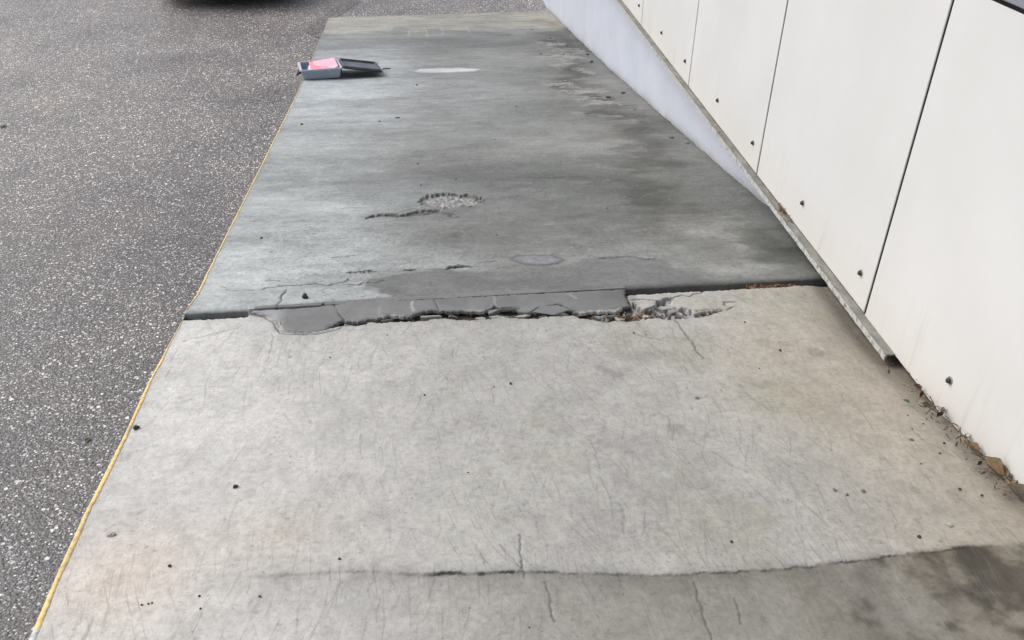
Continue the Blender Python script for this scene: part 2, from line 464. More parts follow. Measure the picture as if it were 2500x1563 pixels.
FRONT = [(-.548, 1.207), (-.515, 1.211), (-.447, 1.204), (-.382, 1.192), (-.336, 1.197), (-.216, 1.193), (-.081, 1.172), (-.016, 1.172), (.056, 1.165), (.128, 1.162), (.224, 1.153), (.292, 1.147), (.396, 1.132), (.464, 1.128), (.538, 1.129), (.661, 1.127), (.764, 1.133), (.871, 1.144), (.965, 1.148), (1.086, 1.16)]

# ---------- lower slab
def build_slab():
    xs = np.linspace(0, 1, 940)
    dys = []; y = -5.0
    while y < .92:
        dys.append(y); y += max(.004, min(.25, (.95-y)*.12))
    yy = np.array(dys)
    yy = np.concatenate([yy, np.linspace(.925, 1.0, 24)])
    fine = np.concatenate([np.arange(1.0022, 1.34, .0022), np.arange(1.34, 2.28, .0031), np.arange(2.28, 2.30, .0031)])
    yy = np.concatenate([yy, fine])
    base = np.broadcast_to(yy[:, None], (len(yy), len(xs))).copy()
    X = x_left(base)+(XR-x_left(base))*xs
    # last rows follow the joint line
    tail = np.linspace(0, 1, 62)[1:]
    xl = X[-1]
    Yt = yy[-1]+(y_joint(xl)-yy[-1])*tail[:, None]
    Xt = x_left(Yt)+(XR-x_left(Yt))*xs
    X = np.vstack([X, Xt]); Y = np.vstack([base, Yt])
    x, y = X, Y
    Z = z_slab(y)
    fb = (fbm(x, y, 3, 3, 4, 3)-.5)*.006
    Z = Z+fb*sstep(.0, .3, x-x_left(y))*sstep(0, .25, XR-x)
    Z = Z-.024*sstep(1.12, 1.28, x)*sstep(1.5, 1.85, y)*sstep(2.40, 2.05, y)-.010*sstep(1.22, 1.29, x)
    # --- gap at the joint
    hole = np.zeros_like(x)
    def add(poly, w=.0035, seed=2):
        def f(a, b):
            a2 = a+(vnoise(a*120, b*120, seed)-.5)*.008; b2 = b+(vnoise(a*120, b*120, seed+4)-.5)*.008
            return sstep(-w, w, sdist(a2, b2, poly))
        return np.maximum(local(x, y, poly, .03, f), 0)
    polyL = [(-1.0, y_near(-1.0)), (-.642, y_near(-.642)), (-.60, 2.48), (-1.0, 2.45)]
    polyM = [(px+(.020 if px < -.5 else (-.012 if -.40 < px < -.33 else 0)), py+(.016 if px < -.33 else 0)) for px, py in slab_edge[:35]]+[(.56, 2.212), (.6, 2.3), (.592, 2.36), (.60, y_near(.6)), (.60, 2.52), (-.66, 2.48)]
    polyR = [(.56, y_near(.56)), (1.5, y_near(1.5)), (1.5, 2.56), (.56, 2.52)]
    polyB = slab_edge[34:]+rubble_top[::-1]
    hL, hM, hR, hB = add(polyL), add(polyM), add(polyR), add(polyB)
    hole = np.maximum.reduce([hL, hM, hR])
    lump = fbm(x, y, 70, 70, 3, 21)
    depth = .034+.012*(fbm(x, y, 25, 25, 3, 8)-.5)+.016*(lump-.5)
    depth = np.where(np.maximum(hL, hR) > .3, depth*.66, depth*.72)
    Z -= hole*depth
    Z -= hB*(1-hole)*(.018+.034*(fbm(x, y, 55, 60, 3, 31)-.42))
    gap = np.maximum(hole, hB)
    # front edge of the broken slab is worn down
    # --- albedo
    A = np.empty(x.shape+(3,)); A[:] = (.358, .352, .334)
    n1 = fbm(x, y, 2.2, 2.2, 5, 41); n2 = fbm(x, y, 7, 7, 5, 51); n3 = fbm(x, y, 28, 22, 4, 61)
    A *= (1+.30*(n1-.5)+.20*(n2-.5)+.30*(n3-.5))[..., None]
    # paler left side, browner along the wall
    left = sstep(.25, -.75, x+.25*(n1-.5))
    A = A*(1+.50*left[..., None])
    A = A*(1+left[..., None]*np.array([.0, .0, .02]))
    warm = sstep(.55, 1.2, x+.5*(n1-.5))*sstep(2.6, 1.6, y-.25)*.9
    A = A*(1-warm[..., None]*np.array([.12, .19, .29]))
    olive = sstep(.56, .70, fbm(x, y, 3.4, 3.4, 4, 71))*sstep(-.5, .1, x)
    A = A*(1-olive[..., None]*np.array([.06, .055, .11]))
    pink = np.exp(-(((x+.68)/.16)**2+((y-1.22)/.16)**2))+.6*np.exp(-(((x+.38)/.12)**2+((y-1.32)/.1)**2))
    A = A*(1+pink[..., None]*np.array([.06, -.03, -.10]))
    # peeled grey scabs in the left part
    scab = sstep(.57, .62, fbm(x, y, 30, 22, 4, 81))*sstep(.50, .62, fbm(x, y, 4, 4, 3, 83))*sstep(.1, -.3, x)
    A = A*(1-.10*scab[..., None])
    dots = sstep(.76, .80, vnoise(x*85, y*85, 91))*sstep(.4, .65, fbm(x, y, 5, 5, 3, 93))
    A = A*(1-.0*dots[..., None])
    # round damp spots
    rs = np.random.RandomState(5)
    for (sx, sy_, r) in [(.44, 1.93, .022), (.47, 1.9, .018), (.39, 2.08, .018), (.43, 2.09, .016), (.51, 1.79, .022), (.52, 1.69, .018), (.55, 1.69, .016), (.57, 1.63, .026), (.35, 1.62, .014), (.95, 2.05, .03), (1.0, 2.03, .026), (1.08, 1.98, .03), (.44, 1.20, .018), (.84, 2.12, .02), (-.47, 1.46, .02), (1.06, 1.35, .014)]:
        d = np.hypot((x-sx)/1.15, y-sy_)+.02*(n3-.5)
        A = A*(1-.15*sstep(r, r*.5, d)[..., None])
    # trowel / brush strokes
    for k in range(420):
        right = rs.rand()
        sx = rs.uniform(-.55, 1.25); sy0 = rs.uniform(1.0, 2.15)
        if vnoise(np.array(sx*3.1), np.array(sy0*3.1), 77) < .45: continue
        ln = rs.choice([.02, .04, .06, .09, .14], p=[.3, .3, .2, .13, .07])
        ang = rs.normal(.02+.30*sstep(.1, .9, np.array(sx)), .14)
        dx, dy = math.sin(-ang)*ln, math.cos(ang)*ln
        bend = rs.normal(0, .004)
        pts = [(sx, sy0), (sx+dx*.5+bend, sy0+dy*.5), (sx+dx, sy0+dy)]
        st = stroke(x, y, pts, rs.choice([.0024, .0028, .0034]), .0006, k)
        sgn = -1 if rs.rand() < .8 else .5
        A = A*(1+sgn*st*rs.uniform(.08, .28)*(.1+1.4*n3))[..., None]
    # cracks
    def crk(pts, w, dark, seed, deep=.004):
        nonlocal A, Z
        s_ = stroke(x, y, pts, w, .004, seed)*(.55+.6*n3)
        s_ = np.clip(s_, 0, 1)
        A = A*(1-dark*s_[..., None]); Z = Z-deep*s_
    crk([(.714, 2.215), (.719, 2.169), (.724, 2.12), (.73, 2.072), (.731, 2.011), (.735, 1.971)], .0055, .6, 3, .002)
    crk([(.72, 2.337), (.743, 2.355), (.756, 2.369), (.782, 2.375), (.809, 2.37), (.823, 2.382), (.851, 2.39), (.87, 2.406), (.884, 2.421)], .0045, .85, 4)
    crk([(.72, 2.337), (.70, 2.333), (.69, 2.32)], .008, .9, 5)
    crk([(.9, 2.299), (.904, 2.318), (.92, 2.319), (.939, 2.315)], .0045, .75, 6)
    crk([(.6, 2.358), (.645, 2.358), (.66, 2.354), (.69, 2.348)], .004, .7, 7)
    crk([(.8, 2.262), (.84, 2.27), (.88, 2.272)], .0042, .6, 8)
    crk([(.892, 2.265), (.915, 2.275), (.93, 2.285)], .004, .7, 9)
    crk([(-.806, 2.192), (-.727, 2.228), (-.649, 2.267)], .0034, .45, 10, .001)
    crk([(-.53, 2.05), (-.53, 2.112), (-.532, 2.183), (-.546, 2.221)], .004, .3, 11, .001)
    crk([(.408, 2.067), (.428, 2.02)], .003, .3, 12, .001)
    crk([(.57, 2.13), (.61, 2.10), (.64, 2.09)], .0036, .45, 13, .001)
    crk([(.135, 1.275), (.131, 1.22), (.130, 1.15)], .003, .7, 14, .002)
    crk([(.176, 1.134), (.178, 1.05), (.182, 1.03)], .003, .5, 15, .002)
    crk([(.469, 1.11), (.468, 1.057), (.467, .95)], .003, .6, 16, .002)
    crk([(.536, 1.061), (.533, 1.0)], .0036, .55, 17, .001)
    crk([(.09, 1.25), (.115, 1.20), (.128, 1.175)], .0030, .4, 18, .001)
    for i, (a, b2) in enumerate([((.37, 1.36), (.36, 1.26)), ((.42, 1.33), (.40, 1.25)), ((.62, 1.84), (.61, 1.78)), ((.745, 1.85), (.74, 1.79)), ((.59, 1.58), (.69, 1.44)), ((.78, 1.50), (.85, 1.36)), ((.34, 1.6), (.35, 1.48))]):
        crk([a, ((a[0]+b2[0])/2+.004, (a[1]+b2[1])/2), b2], .0028, .28, 30+i, .001)
    crk([(px, py) for px, py in slab_edge if px < -.33], .0042, .8, 40, .003)
    crk([(px+.006, py+.008) for px, py in slab_edge if -.57 < px < -.36], .0032, .5, 41, .001)
    # cold joint across the near end: a small ridge with dirt caught against it
    yl = np.interp(x, [p[0] for p in FRONT], [p[1] for p in FRONT])
    d = y-yl+(vnoise(x*22, y*22, 12)-.5)*.006+(vnoise(x*70, y*70, 13)-.5)*.005+(vnoise(x*210, y*210, 14)-.5)*.004
    on = sstep(-.60, -.2, x)*sstep(1.14, 1.06, x)
    Z = Z+.003*sstep(-.004, .006, d)*on*sstep(.06, .0, d)
    hard = on*np.clip(1.9*fbm(x, y, 40, 6, 3, 15)-.25, .05, 1.2)*np.interp(x, [-.6, -.45, -.33, -.25, -.12, -.06, .10, .18, .5, .9, 1.1], [.0, .16, .18, .02, .05, .95, .9, .42, .5, .45, .35])
    ln = np.exp(-(d/np.interp(x, [-.5, -.2, .05, .2, 1], [.008, .006, .0034, .0021, .0019]))**2)*hard*1.5
    A = A*(1-np.clip(1.0*ln, 0, .9)[..., None])
    sm = np.exp(-(np.clip(-d, 0, 9)/.05)-(np.clip(d, 0, 9)/.012))*on
    A = A*(1-.30*sm[..., None]*(.1+1.5*fbm(x, y, 22, 14, 4, 16)[..., None]))
    below = sstep(.003, -.004, d)*sstep(-.25, .55, x+.3*(n1-.5))
    A = A*(1-below[..., None]*np.array([.32, .33, .37])*(.25+1.5*n2[..., None]))
    # black wet-look stain at the lower right
    stp = [(1.03, 1.15), (1.06, 1.12), (1.085, 1.075), (1.08, 1.02), (1.10, .98), (1.18, .92)]
    ds = dist_poly(x, y, stp)
    bl = fbm(x, y, 13, 13, 5, 17)
    m1 = sstep(-.10, .16, (.20-ds)*1.3+.8*(bl-.60))*sstep(.012, -.004, d)
    A = A*(1-.70*m1[..., None]*np.array([.97, .99, 1.0]))
    ds2 = dist_poly(x, y, [(.98, 1.09), (.95, 1.0), (1.2, .85)])
    m2 = sstep(-.12, .16, (.20-ds2)*.6+.6*(fbm(x, y, 10, 10, 5, 19)-.56))*sstep(.01, -.01, d)
    A = A*(1-.26*m2[..., None]*np.array([.95, 1, 1.05]))
    # dirt along the wall foot, and the sill's soft shade painted beside the rail
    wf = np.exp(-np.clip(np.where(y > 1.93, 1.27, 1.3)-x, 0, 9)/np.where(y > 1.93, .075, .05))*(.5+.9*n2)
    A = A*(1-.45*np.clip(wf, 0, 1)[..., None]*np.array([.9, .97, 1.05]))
    # inside of the gap: damp dirty rubble, greenish, some rust
    inner = np.stack([.15+.24*lump, .147+.235*lump, .135+.22*lump], -1)
    rust = sstep(.60, .68, fbm(x, y, 22, 30, 3, 23))
    inner = inner*(1-rust[..., None])+np.array([.17, .085, .03])*rust[..., None]
    moss = sstep(.5, .62, fbm(x, y, 12, 30, 3, 27))
    inner = inner*(1-.5*moss[..., None])+np.array([.075, .08, .03])*.5*moss[..., None]
    inner = np.where((np.maximum(hL, hR) > .5)[..., None], inner*1.15, inner)
    A = A*(1-gap[..., None])+inner*gap[..., None]
    ib = np.stack([.2+.32*lump]*3, -1)*np.array([.97, .96, 1.0])
    ib = ib*(1-.8*rust[..., None])+np.array([.17, .085, .03])*.8*rust[..., None]
    hb = (hB*(1-hole))[..., None]
    A = A*(1-hb)+ib*hb
    # stained strip just in front of the gap
    se = np.interp(x, [p[0] for p in slab_edge], [p[1] for p in slab_edge])
    fr = np.exp(-np.clip(se-y, 0, 9)/.022)*((x > -.64) & (x < .62))*(1-gap)
    A = A*(1-.20*fr[..., None])
    dampL = sstep(.0, .012, y-(2.335+.02*(n2-.5)*2))*sstep(-.78, -.74, x)*sstep(-.64, -.66, x)*(1-gap)
    A = A*(1-.5*dampL[..., None])
    tl = np.exp(-np.clip(x-x_left(y), 0, 9)/.012)*(n3)
    A = A*(1-.25*tl[..., None])
    A = np.clip(A, .012, .8)
    nr, nc = X.shape
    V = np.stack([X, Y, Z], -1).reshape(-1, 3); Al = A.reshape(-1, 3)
    Q = [grid_quads(nr, nc)]
    # sides down to the asphalt
    idx = np.arange(nr*nc).reshape(nr, nc)
    for chain, rev in ((idx[:, 0], False), (idx[-1, :], False), (idx[0, :], True), (idx[:, -1], True)):
        o = len(V); b_ = V[chain].copy(); b_[:, 2] = -.05
        V = np.vstack([V, b_]); Al = np.vstack([Al, np.full((len(b_), 3), .25)])
        lo = np.arange(o, o+len(chain))
        q = np.stack([chain[:-1], chain[1:], lo[1:], lo[:-1]], -1)
        Q.append(q[:, ::-1] if rev else q)
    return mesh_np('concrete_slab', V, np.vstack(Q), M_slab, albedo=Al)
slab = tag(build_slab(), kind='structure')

# ---------- ramp going down
pothole = [(-.106, 3.443), (-.097, 3.523), (-.088, 3.564), (-.057, 3.592), (-.011, 3.612), (.026, 3.601), (.072, 3.58), (.118, 3.571), (.154, 3.541), (.171, 3.503), (.168, 3.458), (.151, 3.419), (.12, 3.403), (.064, 3.398), (.016, 3.383), (-.036, 3.398), (-.081, 3.411)]
gouge = [(-.327, 3.248), (-.316, 3.292), (-.285, 3.302), (-.261, 3.319), (-.212, 3.314), (-.191, 3.294), (-.166, 3.305), (-.129, 3.339), (-.1, 3.351), (-.025, 3.353), (-.016, 3.31), (-.037, 3.298), (-.094, 3.285), (-.122, 3.274), (-.164, 3.264), (-.207, 3.272), (-.264, 3.278), (-.306, 3.277)]
gouge2 = [(-.008, 3.305), (.041, 3.286), (.054, 3.231), (.02, 3.252)]
oval = [(.236, 2.726), (.259, 2.759), (.314, 2.761), (.389, 2.75), (.426, 2.709), (.404, 2.677), (.353, 2.664), (.281, 2.675)]
whitestrip = [(-.214, 6.94), (-.152, 7.04), (.0, 7.075), (.125, 7.08), (.321, 6.99), (.309, 6.92), (.12, 6.873), (-.06, 6.875), (-.179, 6.884)]
mortA = [(-.234, 2.432), (-.243, 2.581), (-.222, 2.599), (-.083, 2.646), (.066, 2.624), (.184, 2.59), (.259, 2.595), (.371, 2.646), (.445, 2.631), (.473, 2.516), (.415, 2.40), (-.2, 2.39)]
mortB = [(.384, 2.412), (.426, 2.6), (.502, 2.698), (.6, 2.719), (.695, 2.719), (.782, 2.685), (.829, 2.564), (.9, 2.447), (.63, 2.419)]
chip = [(-.005, 2.654), (.012, 2.686), (.042, 2.69), (.099, 2.671), (.041, 2.663)]

def build_ramp():
    xs = np.linspace(0, 1, 620)
    ys = [0.0]
    while ys[-1] < 8.2:
        yv = 2.4+ys[-1]; ys.append(ys[-1]+.0036*(yv/2.4)**1.55)
    s = np.array(ys)/ys[-1]
    # iterate: x depends on y
    Y = np.empty((len(s), len(xs)))
    xa = x_left(np.array(2.4))+(XR+.003-x_left(np.array(2.4)))*xs
    xb = x_left(np.array(10.6))+(XR+.003-x_left(np.array(10.6)))*xs
    y0 = y_joint(xa); y1 = 10.53+.153*(xb+1.279)
    Y = y0+(y1-y0)*s[:, None]
    X = x_left(Y)+(XR+.003-x_left(Y))*xs
    # rounded far left corner
    x, y = X, Y
    Z = z_ramp(y)
    n1 = fbm(x, y, 1.6, 2.2, 5, 141); n2 = fbm(x, y, 5, 7, 5, 151); n3 = fbm(x, y, 26, 26, 4, 161); band = fbm(x, y, .7, 2.6, 4, 171)
    xg, yg = x, y
    wx_ = fbm(xg, yg, 2.0, 3.0, 6, 401, .62)-.5; wy_ = fbm(xg, yg, 2.0, 4.0, 6, 409, .62)-.5
    inn = sstep(0, .3, x-x_left(y))*sstep(0, .25, XR-x)
    Z = Z+((fbm(x, y, 2.5, 2.5, 4, 103)-.5)*.010)*inn*sstep(0, .3, y-2.4)
    A = np.empty(x.shape+(3,)); A[:] = (.192, .195, .187)
    fb_ = fbm(x, y, 4, 16, 6, 175, .7)
    A *= (1+.42*(n1-.5)+.40*(n2-.5)+.30*(n3-.5)+.28*(band-.5)+.48*(fb_-.5))[..., None]
    x = xg+.55*wx_; y = yg+.9*wy_*np.clip(.35+.12*(yg-2.4), 0, 1.2)
    # paler bluish side towards the yard
    lf = sstep(.15, -.65, x+.7*(n1-.5)+.12*(y-3)*.2)*sstep(11, 7.5, y)
    A *= 1+lf[..., None]*np.array([.58, .64, .70])*(1+.55*sstep(4.8, 3.0, y))[..., None]
    mid = np.exp(-((y-6.3)/1.3)**2)*sstep(1.0, .2, x+.5*(n2-.5))
    A *= 1+mid[..., None]*np.array([.28, .31, .37])
    far = sstep(9.1, 9.7, y+.5*(n2-.5))
    A *= 1+far[..., None]*np.array([.52, .45, .32])
    db = np.exp(-((y-8.45+.5*(n1-.5))/.42)**2)*(.3+1.2*n2)
    A *= 1-.36*np.clip(db, 0, 1)[..., None]*np.array([1, .98, .90])
    db2 = np.exp(-((y-5.75+.1*(n1-.5))/.07)**2)*sstep(-.1, -.5, x)*(.2+1.3*n2)
    A *= 1-.3*np.clip(db2, 0, 1)[..., None]
    gr = sstep(.48, .62, fbm(x, y, 1.3, 1.3, 4, 177))*sstep(-.3, .3, x)
    A *= 1-gr[..., None]*np.array([.12, .09, .11])
    dk = np.exp(-((x-.15)/.5)**2-((y-3.95)/.22)**2)*(.3+1.2*n2)
    A *= 1-.30*np.clip(dk, 0, 1)[..., None]
    mask = sstep(-.52, -.34, x+.22*(n1-.5))*np.exp(-((y-3.62)/.42)**2)*(.55+.9*n2)
    A *= 1-.20*np.clip(mask, 0, 1)[..., None]*np.array([1, .97, .95])
    dkl = np.exp(-((y-3.74+.04*(n1-.5))/.035)**2)*sstep(.15, .3, x)*sstep(1.2, .7, x)*(.2+1.2*n2)
    A *= 1-.35*np.clip(dkl, 0, 1)[..., None]
    # damp stain along the plinth, its edge broken into tongues
    wet = [(1.30, 9.2), (1.25, 8.0), (1.10, 7.0), (1.02, 6.4), (1.10, 5.7), (1.17, 5.1), (1.13, 4.5), (1.02, 4.1), (.95, 3.8), (1.0, 3.4), (1.12, 3.1), (1.27, 2.7)]
    dw = dist_poly(x, y, wet)
    tong = fbm(x, y, 3.6, 6.5, 5, 181)
    w = .76*sstep(.42, -.06, dw-.50*(tong-.44))+.30*sstep(.10, .04, dw-.6*(tong-.46))*sstep(4.6, 5.6, y)
    w = np.clip(w, 0, 1)
    A *= 1-w[..., None]*np.array([.40, .43, .47])
    core = .8*sstep(.16, .0, dw+.35*(fbm(x, y, 4, 7, 4, 187)-.5))
    A *= 1-.36*core[..., None]
    pale = sstep(.555, .60, fbm(x, y, 4.2, 11, 3, 191))*sstep(.25, .1, np.abs(x-(1.06+.03*(y-6))))*sstep(4.9, 5.4, y)*sstep(9, 8.2, y)
    A = A*(1-.75*pale[..., None])+np.array([.30, .295, .285])*.75*pale[..., None]
    ys_ = np.exp(-(((x-1.27)/.10)**2+((y-9.75)/.28)**2))
    A = A*(1-.6*ys_[..., None])+np.array([.135, .11, .05])*.6*ys_[..., None]
    gl = np.exp(-(((x-1.12)/.12)**2+((y-2.95)/.35)**2))*sstep(.4, .6, n2)  # bluish-white gloss by the joint, painted as paler colour
    A *= 1+.75*gl[..., None]*np.array([1, 1.02, 1.06])
    x, y = xg, yg
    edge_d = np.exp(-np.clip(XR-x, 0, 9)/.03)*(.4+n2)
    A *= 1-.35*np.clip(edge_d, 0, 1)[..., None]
    # pits and specks, thick near the left lower end
    dens = sstep(.42, .62, fbm(x, y, 3, 3, 3, 197))
    pit = sstep(.74, .80, vnoise(x*150, y*110, 201))*dens*sstep(5.5, 3.2, y)
    A *= 1-.22*pit[..., None]
    pit2 = sstep(.80, .86, vnoise(x*70, y*48, 203))*dens
    A *= 1-.10*pit2[..., None]
    whs = sstep(.90, .93, vnoise(x*42, y*30, 207))*sstep(.5, .62, fbm(x, y, 2, 2, 3, 209))
    A = A*(1-.13*whs[..., None])+.42*.13*whs[..., None]
    Z = Z+.022*(fbm(x, y, 9, 6, 4, 221)-.5)*np.exp(-np.clip(XR-x, 0, 9)/.03)+.012*np.clip(fbm(x, y, 30, 18, 3, 223)-.5, 0, 1)*np.exp(-np.clip(XR-x, 0, 9)/.02)
    # light scrapes
    rs = np.random.RandomState(9)
    scr = [((-1.18, 10.1), (-1.16, 9.8)), ((-1.14, 10.1), (-1.12, 9.75)), ((-.74, 10.1), (-.72, 9.65)), ((-.31, 9.4), (-.31, 8.95)), ((-.15, 9.65), (-.11, 8.95)), ((.03, 9.6), (.05, 9.05)), ((-.95, 9.6), (-.99, 9.2)), ((-.5, 9.7), (-.52, 9.3)), ((.3, 9.6), (.33, 9.2)), ((.06, 3.1), (.07, 2.95)), ((-.1, 2.95), (-.09, 2.9))]
    for k, (a, b2) in enumerate(scr):
        st = stroke(x, y, [a, ((a[0]+b2[0])/2+.01, (a[1]+b2[1])/2), b2], .012 if a[1] > 5 else .004, .004, k)*n2*.5
        A = A*(1-np.clip(st, 0, 1)[..., None])+np.array([.5, .49, .46])*np.clip(st, 0, 1)[..., None]
    # skim patches
    def patch(poly, colr, w, rim, rise, seed, wob=.03):
        nonlocal A, Z
        def f(a, b):
            a2 = a+(fbm(a, b, 9, 14, 3, seed)-.5)*wob*1.6; b2 = b+(fbm(a, b, 9, 14, 3, seed+2)-.5)*wob
            return sdist(a2, b2, poly)
        d = local(x, y, poly, .08, f)
        m = sstep(-w, w, d)
        c = np.array(colr)*(1+.40*(n2-.5)+.45*(band-.5)+.25*(n3-.5)+.45*(fb_-.5))[..., None]
        A = A*(1-m[..., None])+c*m[..., None]
        if rim: A = A*(1-rim*np.exp(-(d/(w*1.2+.003))**2)[..., None])
        Z = Z+rise*m
    patch(mortA, (.150, .153, .153), .016, .07, .0010, 210, .09)
    patch(mortB, (.152, .155, .155), .018, .06, .0010, 214, .07)
    strip = [(-.62, y_joint(-.62)-.01), (-.62, 2.385), (-.4, 2.40), (-.1, 2.43), (.2, 2.455), (.6, 2.46), (.6, y_joint(.6)-.01)]
    patch(strip, (.160, .163, .164), .004, .1, 0, 216, .008)
    patch(oval, (.19, .19, .205), .006, .42, .002, 218, .012)
    patch(whitestrip, (.46, .47, .49), .02, 0, .001, 220, .05)
    # pothole and gouges
    def pit_poly(poly, depth, w, seed, cbot, dark_rim, wob):
        nonlocal A, Z
        def f(a, b):
            a2 = a+(vnoise(a*70, b*70, seed)-.5)*wob+(vnoise(a*170, b*170, seed+1)-.5)*wob*.7; b2 = b+(vnoise(a*70, b*70, seed+2)-.5)*wob+(vnoise(a*170, b*170, seed+3)-.5)*wob*.7
            return sdist(a2, b2, poly)
        d = local(x, y, poly, .05, f)
        m = sstep(-w, w, d)
        rough = fbm(x, y, 60, 60, 3, seed+5)
        Z = Z-m*(depth*(.75+.5*sstep(.012, .035, d)*0)+.018*(rough-.5)*sstep(0, .012, d))
        c = np.array(cbot)*(.45+1.15*rough)[..., None]
        c = c*(1-.55*sstep(.014, .0, d))[..., None]
        A = A*(1-m[..., None])+c*m[..., None]
        A = A*(1-dark_rim*np.exp(-((d-.002)/.006)**2)*(.3+1.1*n3))[..., None]
    pit_poly(pothole, .018, .004, 301, (.27, .267, .26), .5, .034)
    pit_poly(gouge, .013, .004, 311, (.13, .12, .105), .5, .016)
    pit_poly(gouge2, .006, .006, 321, (.2, .19, .18), .3, .02)
    pit_poly(chip, .010, .003, 331, (.07, .06, .04), .6, .014)
    pit_poly([(-.16, 2.655), (-.13, 2.668), (-.10, 2.662), (-.13, 2.65)], .006, .003, 341, (.1, .09, .07), .4, .014)
    pit_poly([(-.36, 2.652), (-.33, 2.668), (-.27, 2.664), (-.25, 2.65), (-.31, 2.648)], .004, .003, 345, (.1, .1, .09), .4, .02)
    def crk(pts, wd, dark, seed, deep=.004):
        nonlocal A, Z
        s_ = np.clip(stroke(x, y, pts, wd, .005, seed)*(.5+.7*n3), 0, 1)
        A = A*(1-dark*s_[..., None]); Z = Z-deep*s_
    crk([(-.775, 2.57), (-.731, 2.53), (-.624, 2.525)], .0036, .55, 1, .002)
    crk([(-.624, 2.53), (-.616, 2.545), (-.58, 2.547), (-.53, 2.559), (-.501, 2.551), (-.451, 2.562), (-.408, 2.537), (-.385, 2.551), (-.351, 2.569), (-.341, 2.595)], .0048, .9, 2)
    crk([(-.35, 2.553), (-.308, 2.539), (-.281, 2.557), (-.261, 2.547), (-.217, 2.568)], .0048, .85, 3)
    crk([(-.54, 2.518), (-.55, 2.478), (-.544, 2.428), (-.555, 2.391), (-.55, 2.372)], .0045, .75, 4)
    crk([(-.52, 2.6), (-.50, 2.63), (-.45, 2.655)], .0034, .4, 5, .001)
    crk([(.561, 2.704), (.64, 2.716), (.681, 2.716), (.706, 2.695), (.733, 2.678), (.761, 2.686)], .005, .8, 6)
    crk([(.111, 2.71), (.18, 2.712)], .0045, .6, 7)
    crk([(-.42, 2.81), (-.36, 2.815), (-.32, 2.83)], .004, .65, 8)
    crk([(-.62, 2.6), (-.58, 2.605)], .005, .6, 9)
    crk([(-.14, 3.345), (-.20, 3.33), (-.15, 3.36), (-.08, 3.375)], .004, .45, 10, .002)
    crk([(-.44, 3.41), (-.40, 3.415), (-.36, 3.405)], .006, .55, 11, .002)
    # worn lip at the joint
    lipd = y-(y0+0*y)
    wear = np.exp(-np.clip(lipd, 0, 9)/.012)
    sideL = ((x < -.64) | (x > .6)).astype(float)
    A *= 1-(.5*wear*sideL*(.3+1.2*n3))[..., None]
    Z -= .010*np.exp(-np.clip(lipd, 0, 9)/.008)*sideL
    tl = np.exp(-np.clip(x-x_left(y), 0, 9)/.012)*n3
    A *= 1-.25*tl[..., None]
    A = np.clip(A, .012, .75)
    nr, nc = X.shape
    V = np.stack([X, Y, Z], -1).reshape(-1, 3); Al = A.reshape(-1, 3)
    Q = [grid_quads(nr, nc)]
    idx = np.arange(nr*nc).reshape(nr, nc)
    for chain, rev in ((idx[:, 0], False), (idx[-1, :], False), (idx[0, :], True), (idx[:, -1], True)):
        o = len(V); b_ = V[chain].copy(); b_[:, 2] = -.05
        V = np.vstack([V, b_]); Al = np.vstack([Al, np.full((len(b_), 3), .12)])
        lo = np.arange(o, o+len(chain))
        q = np.stack([chain[:-1], chain[1:], lo[1:], lo[:-1]], -1)
        Q.append(q[:, ::-1] if rev else q)
    return mesh_np('concrete_ramp', V, np.vstack(Q), M_ramp, albedo=Al)
ramp_o = tag(build_ramp(), kind='structure')

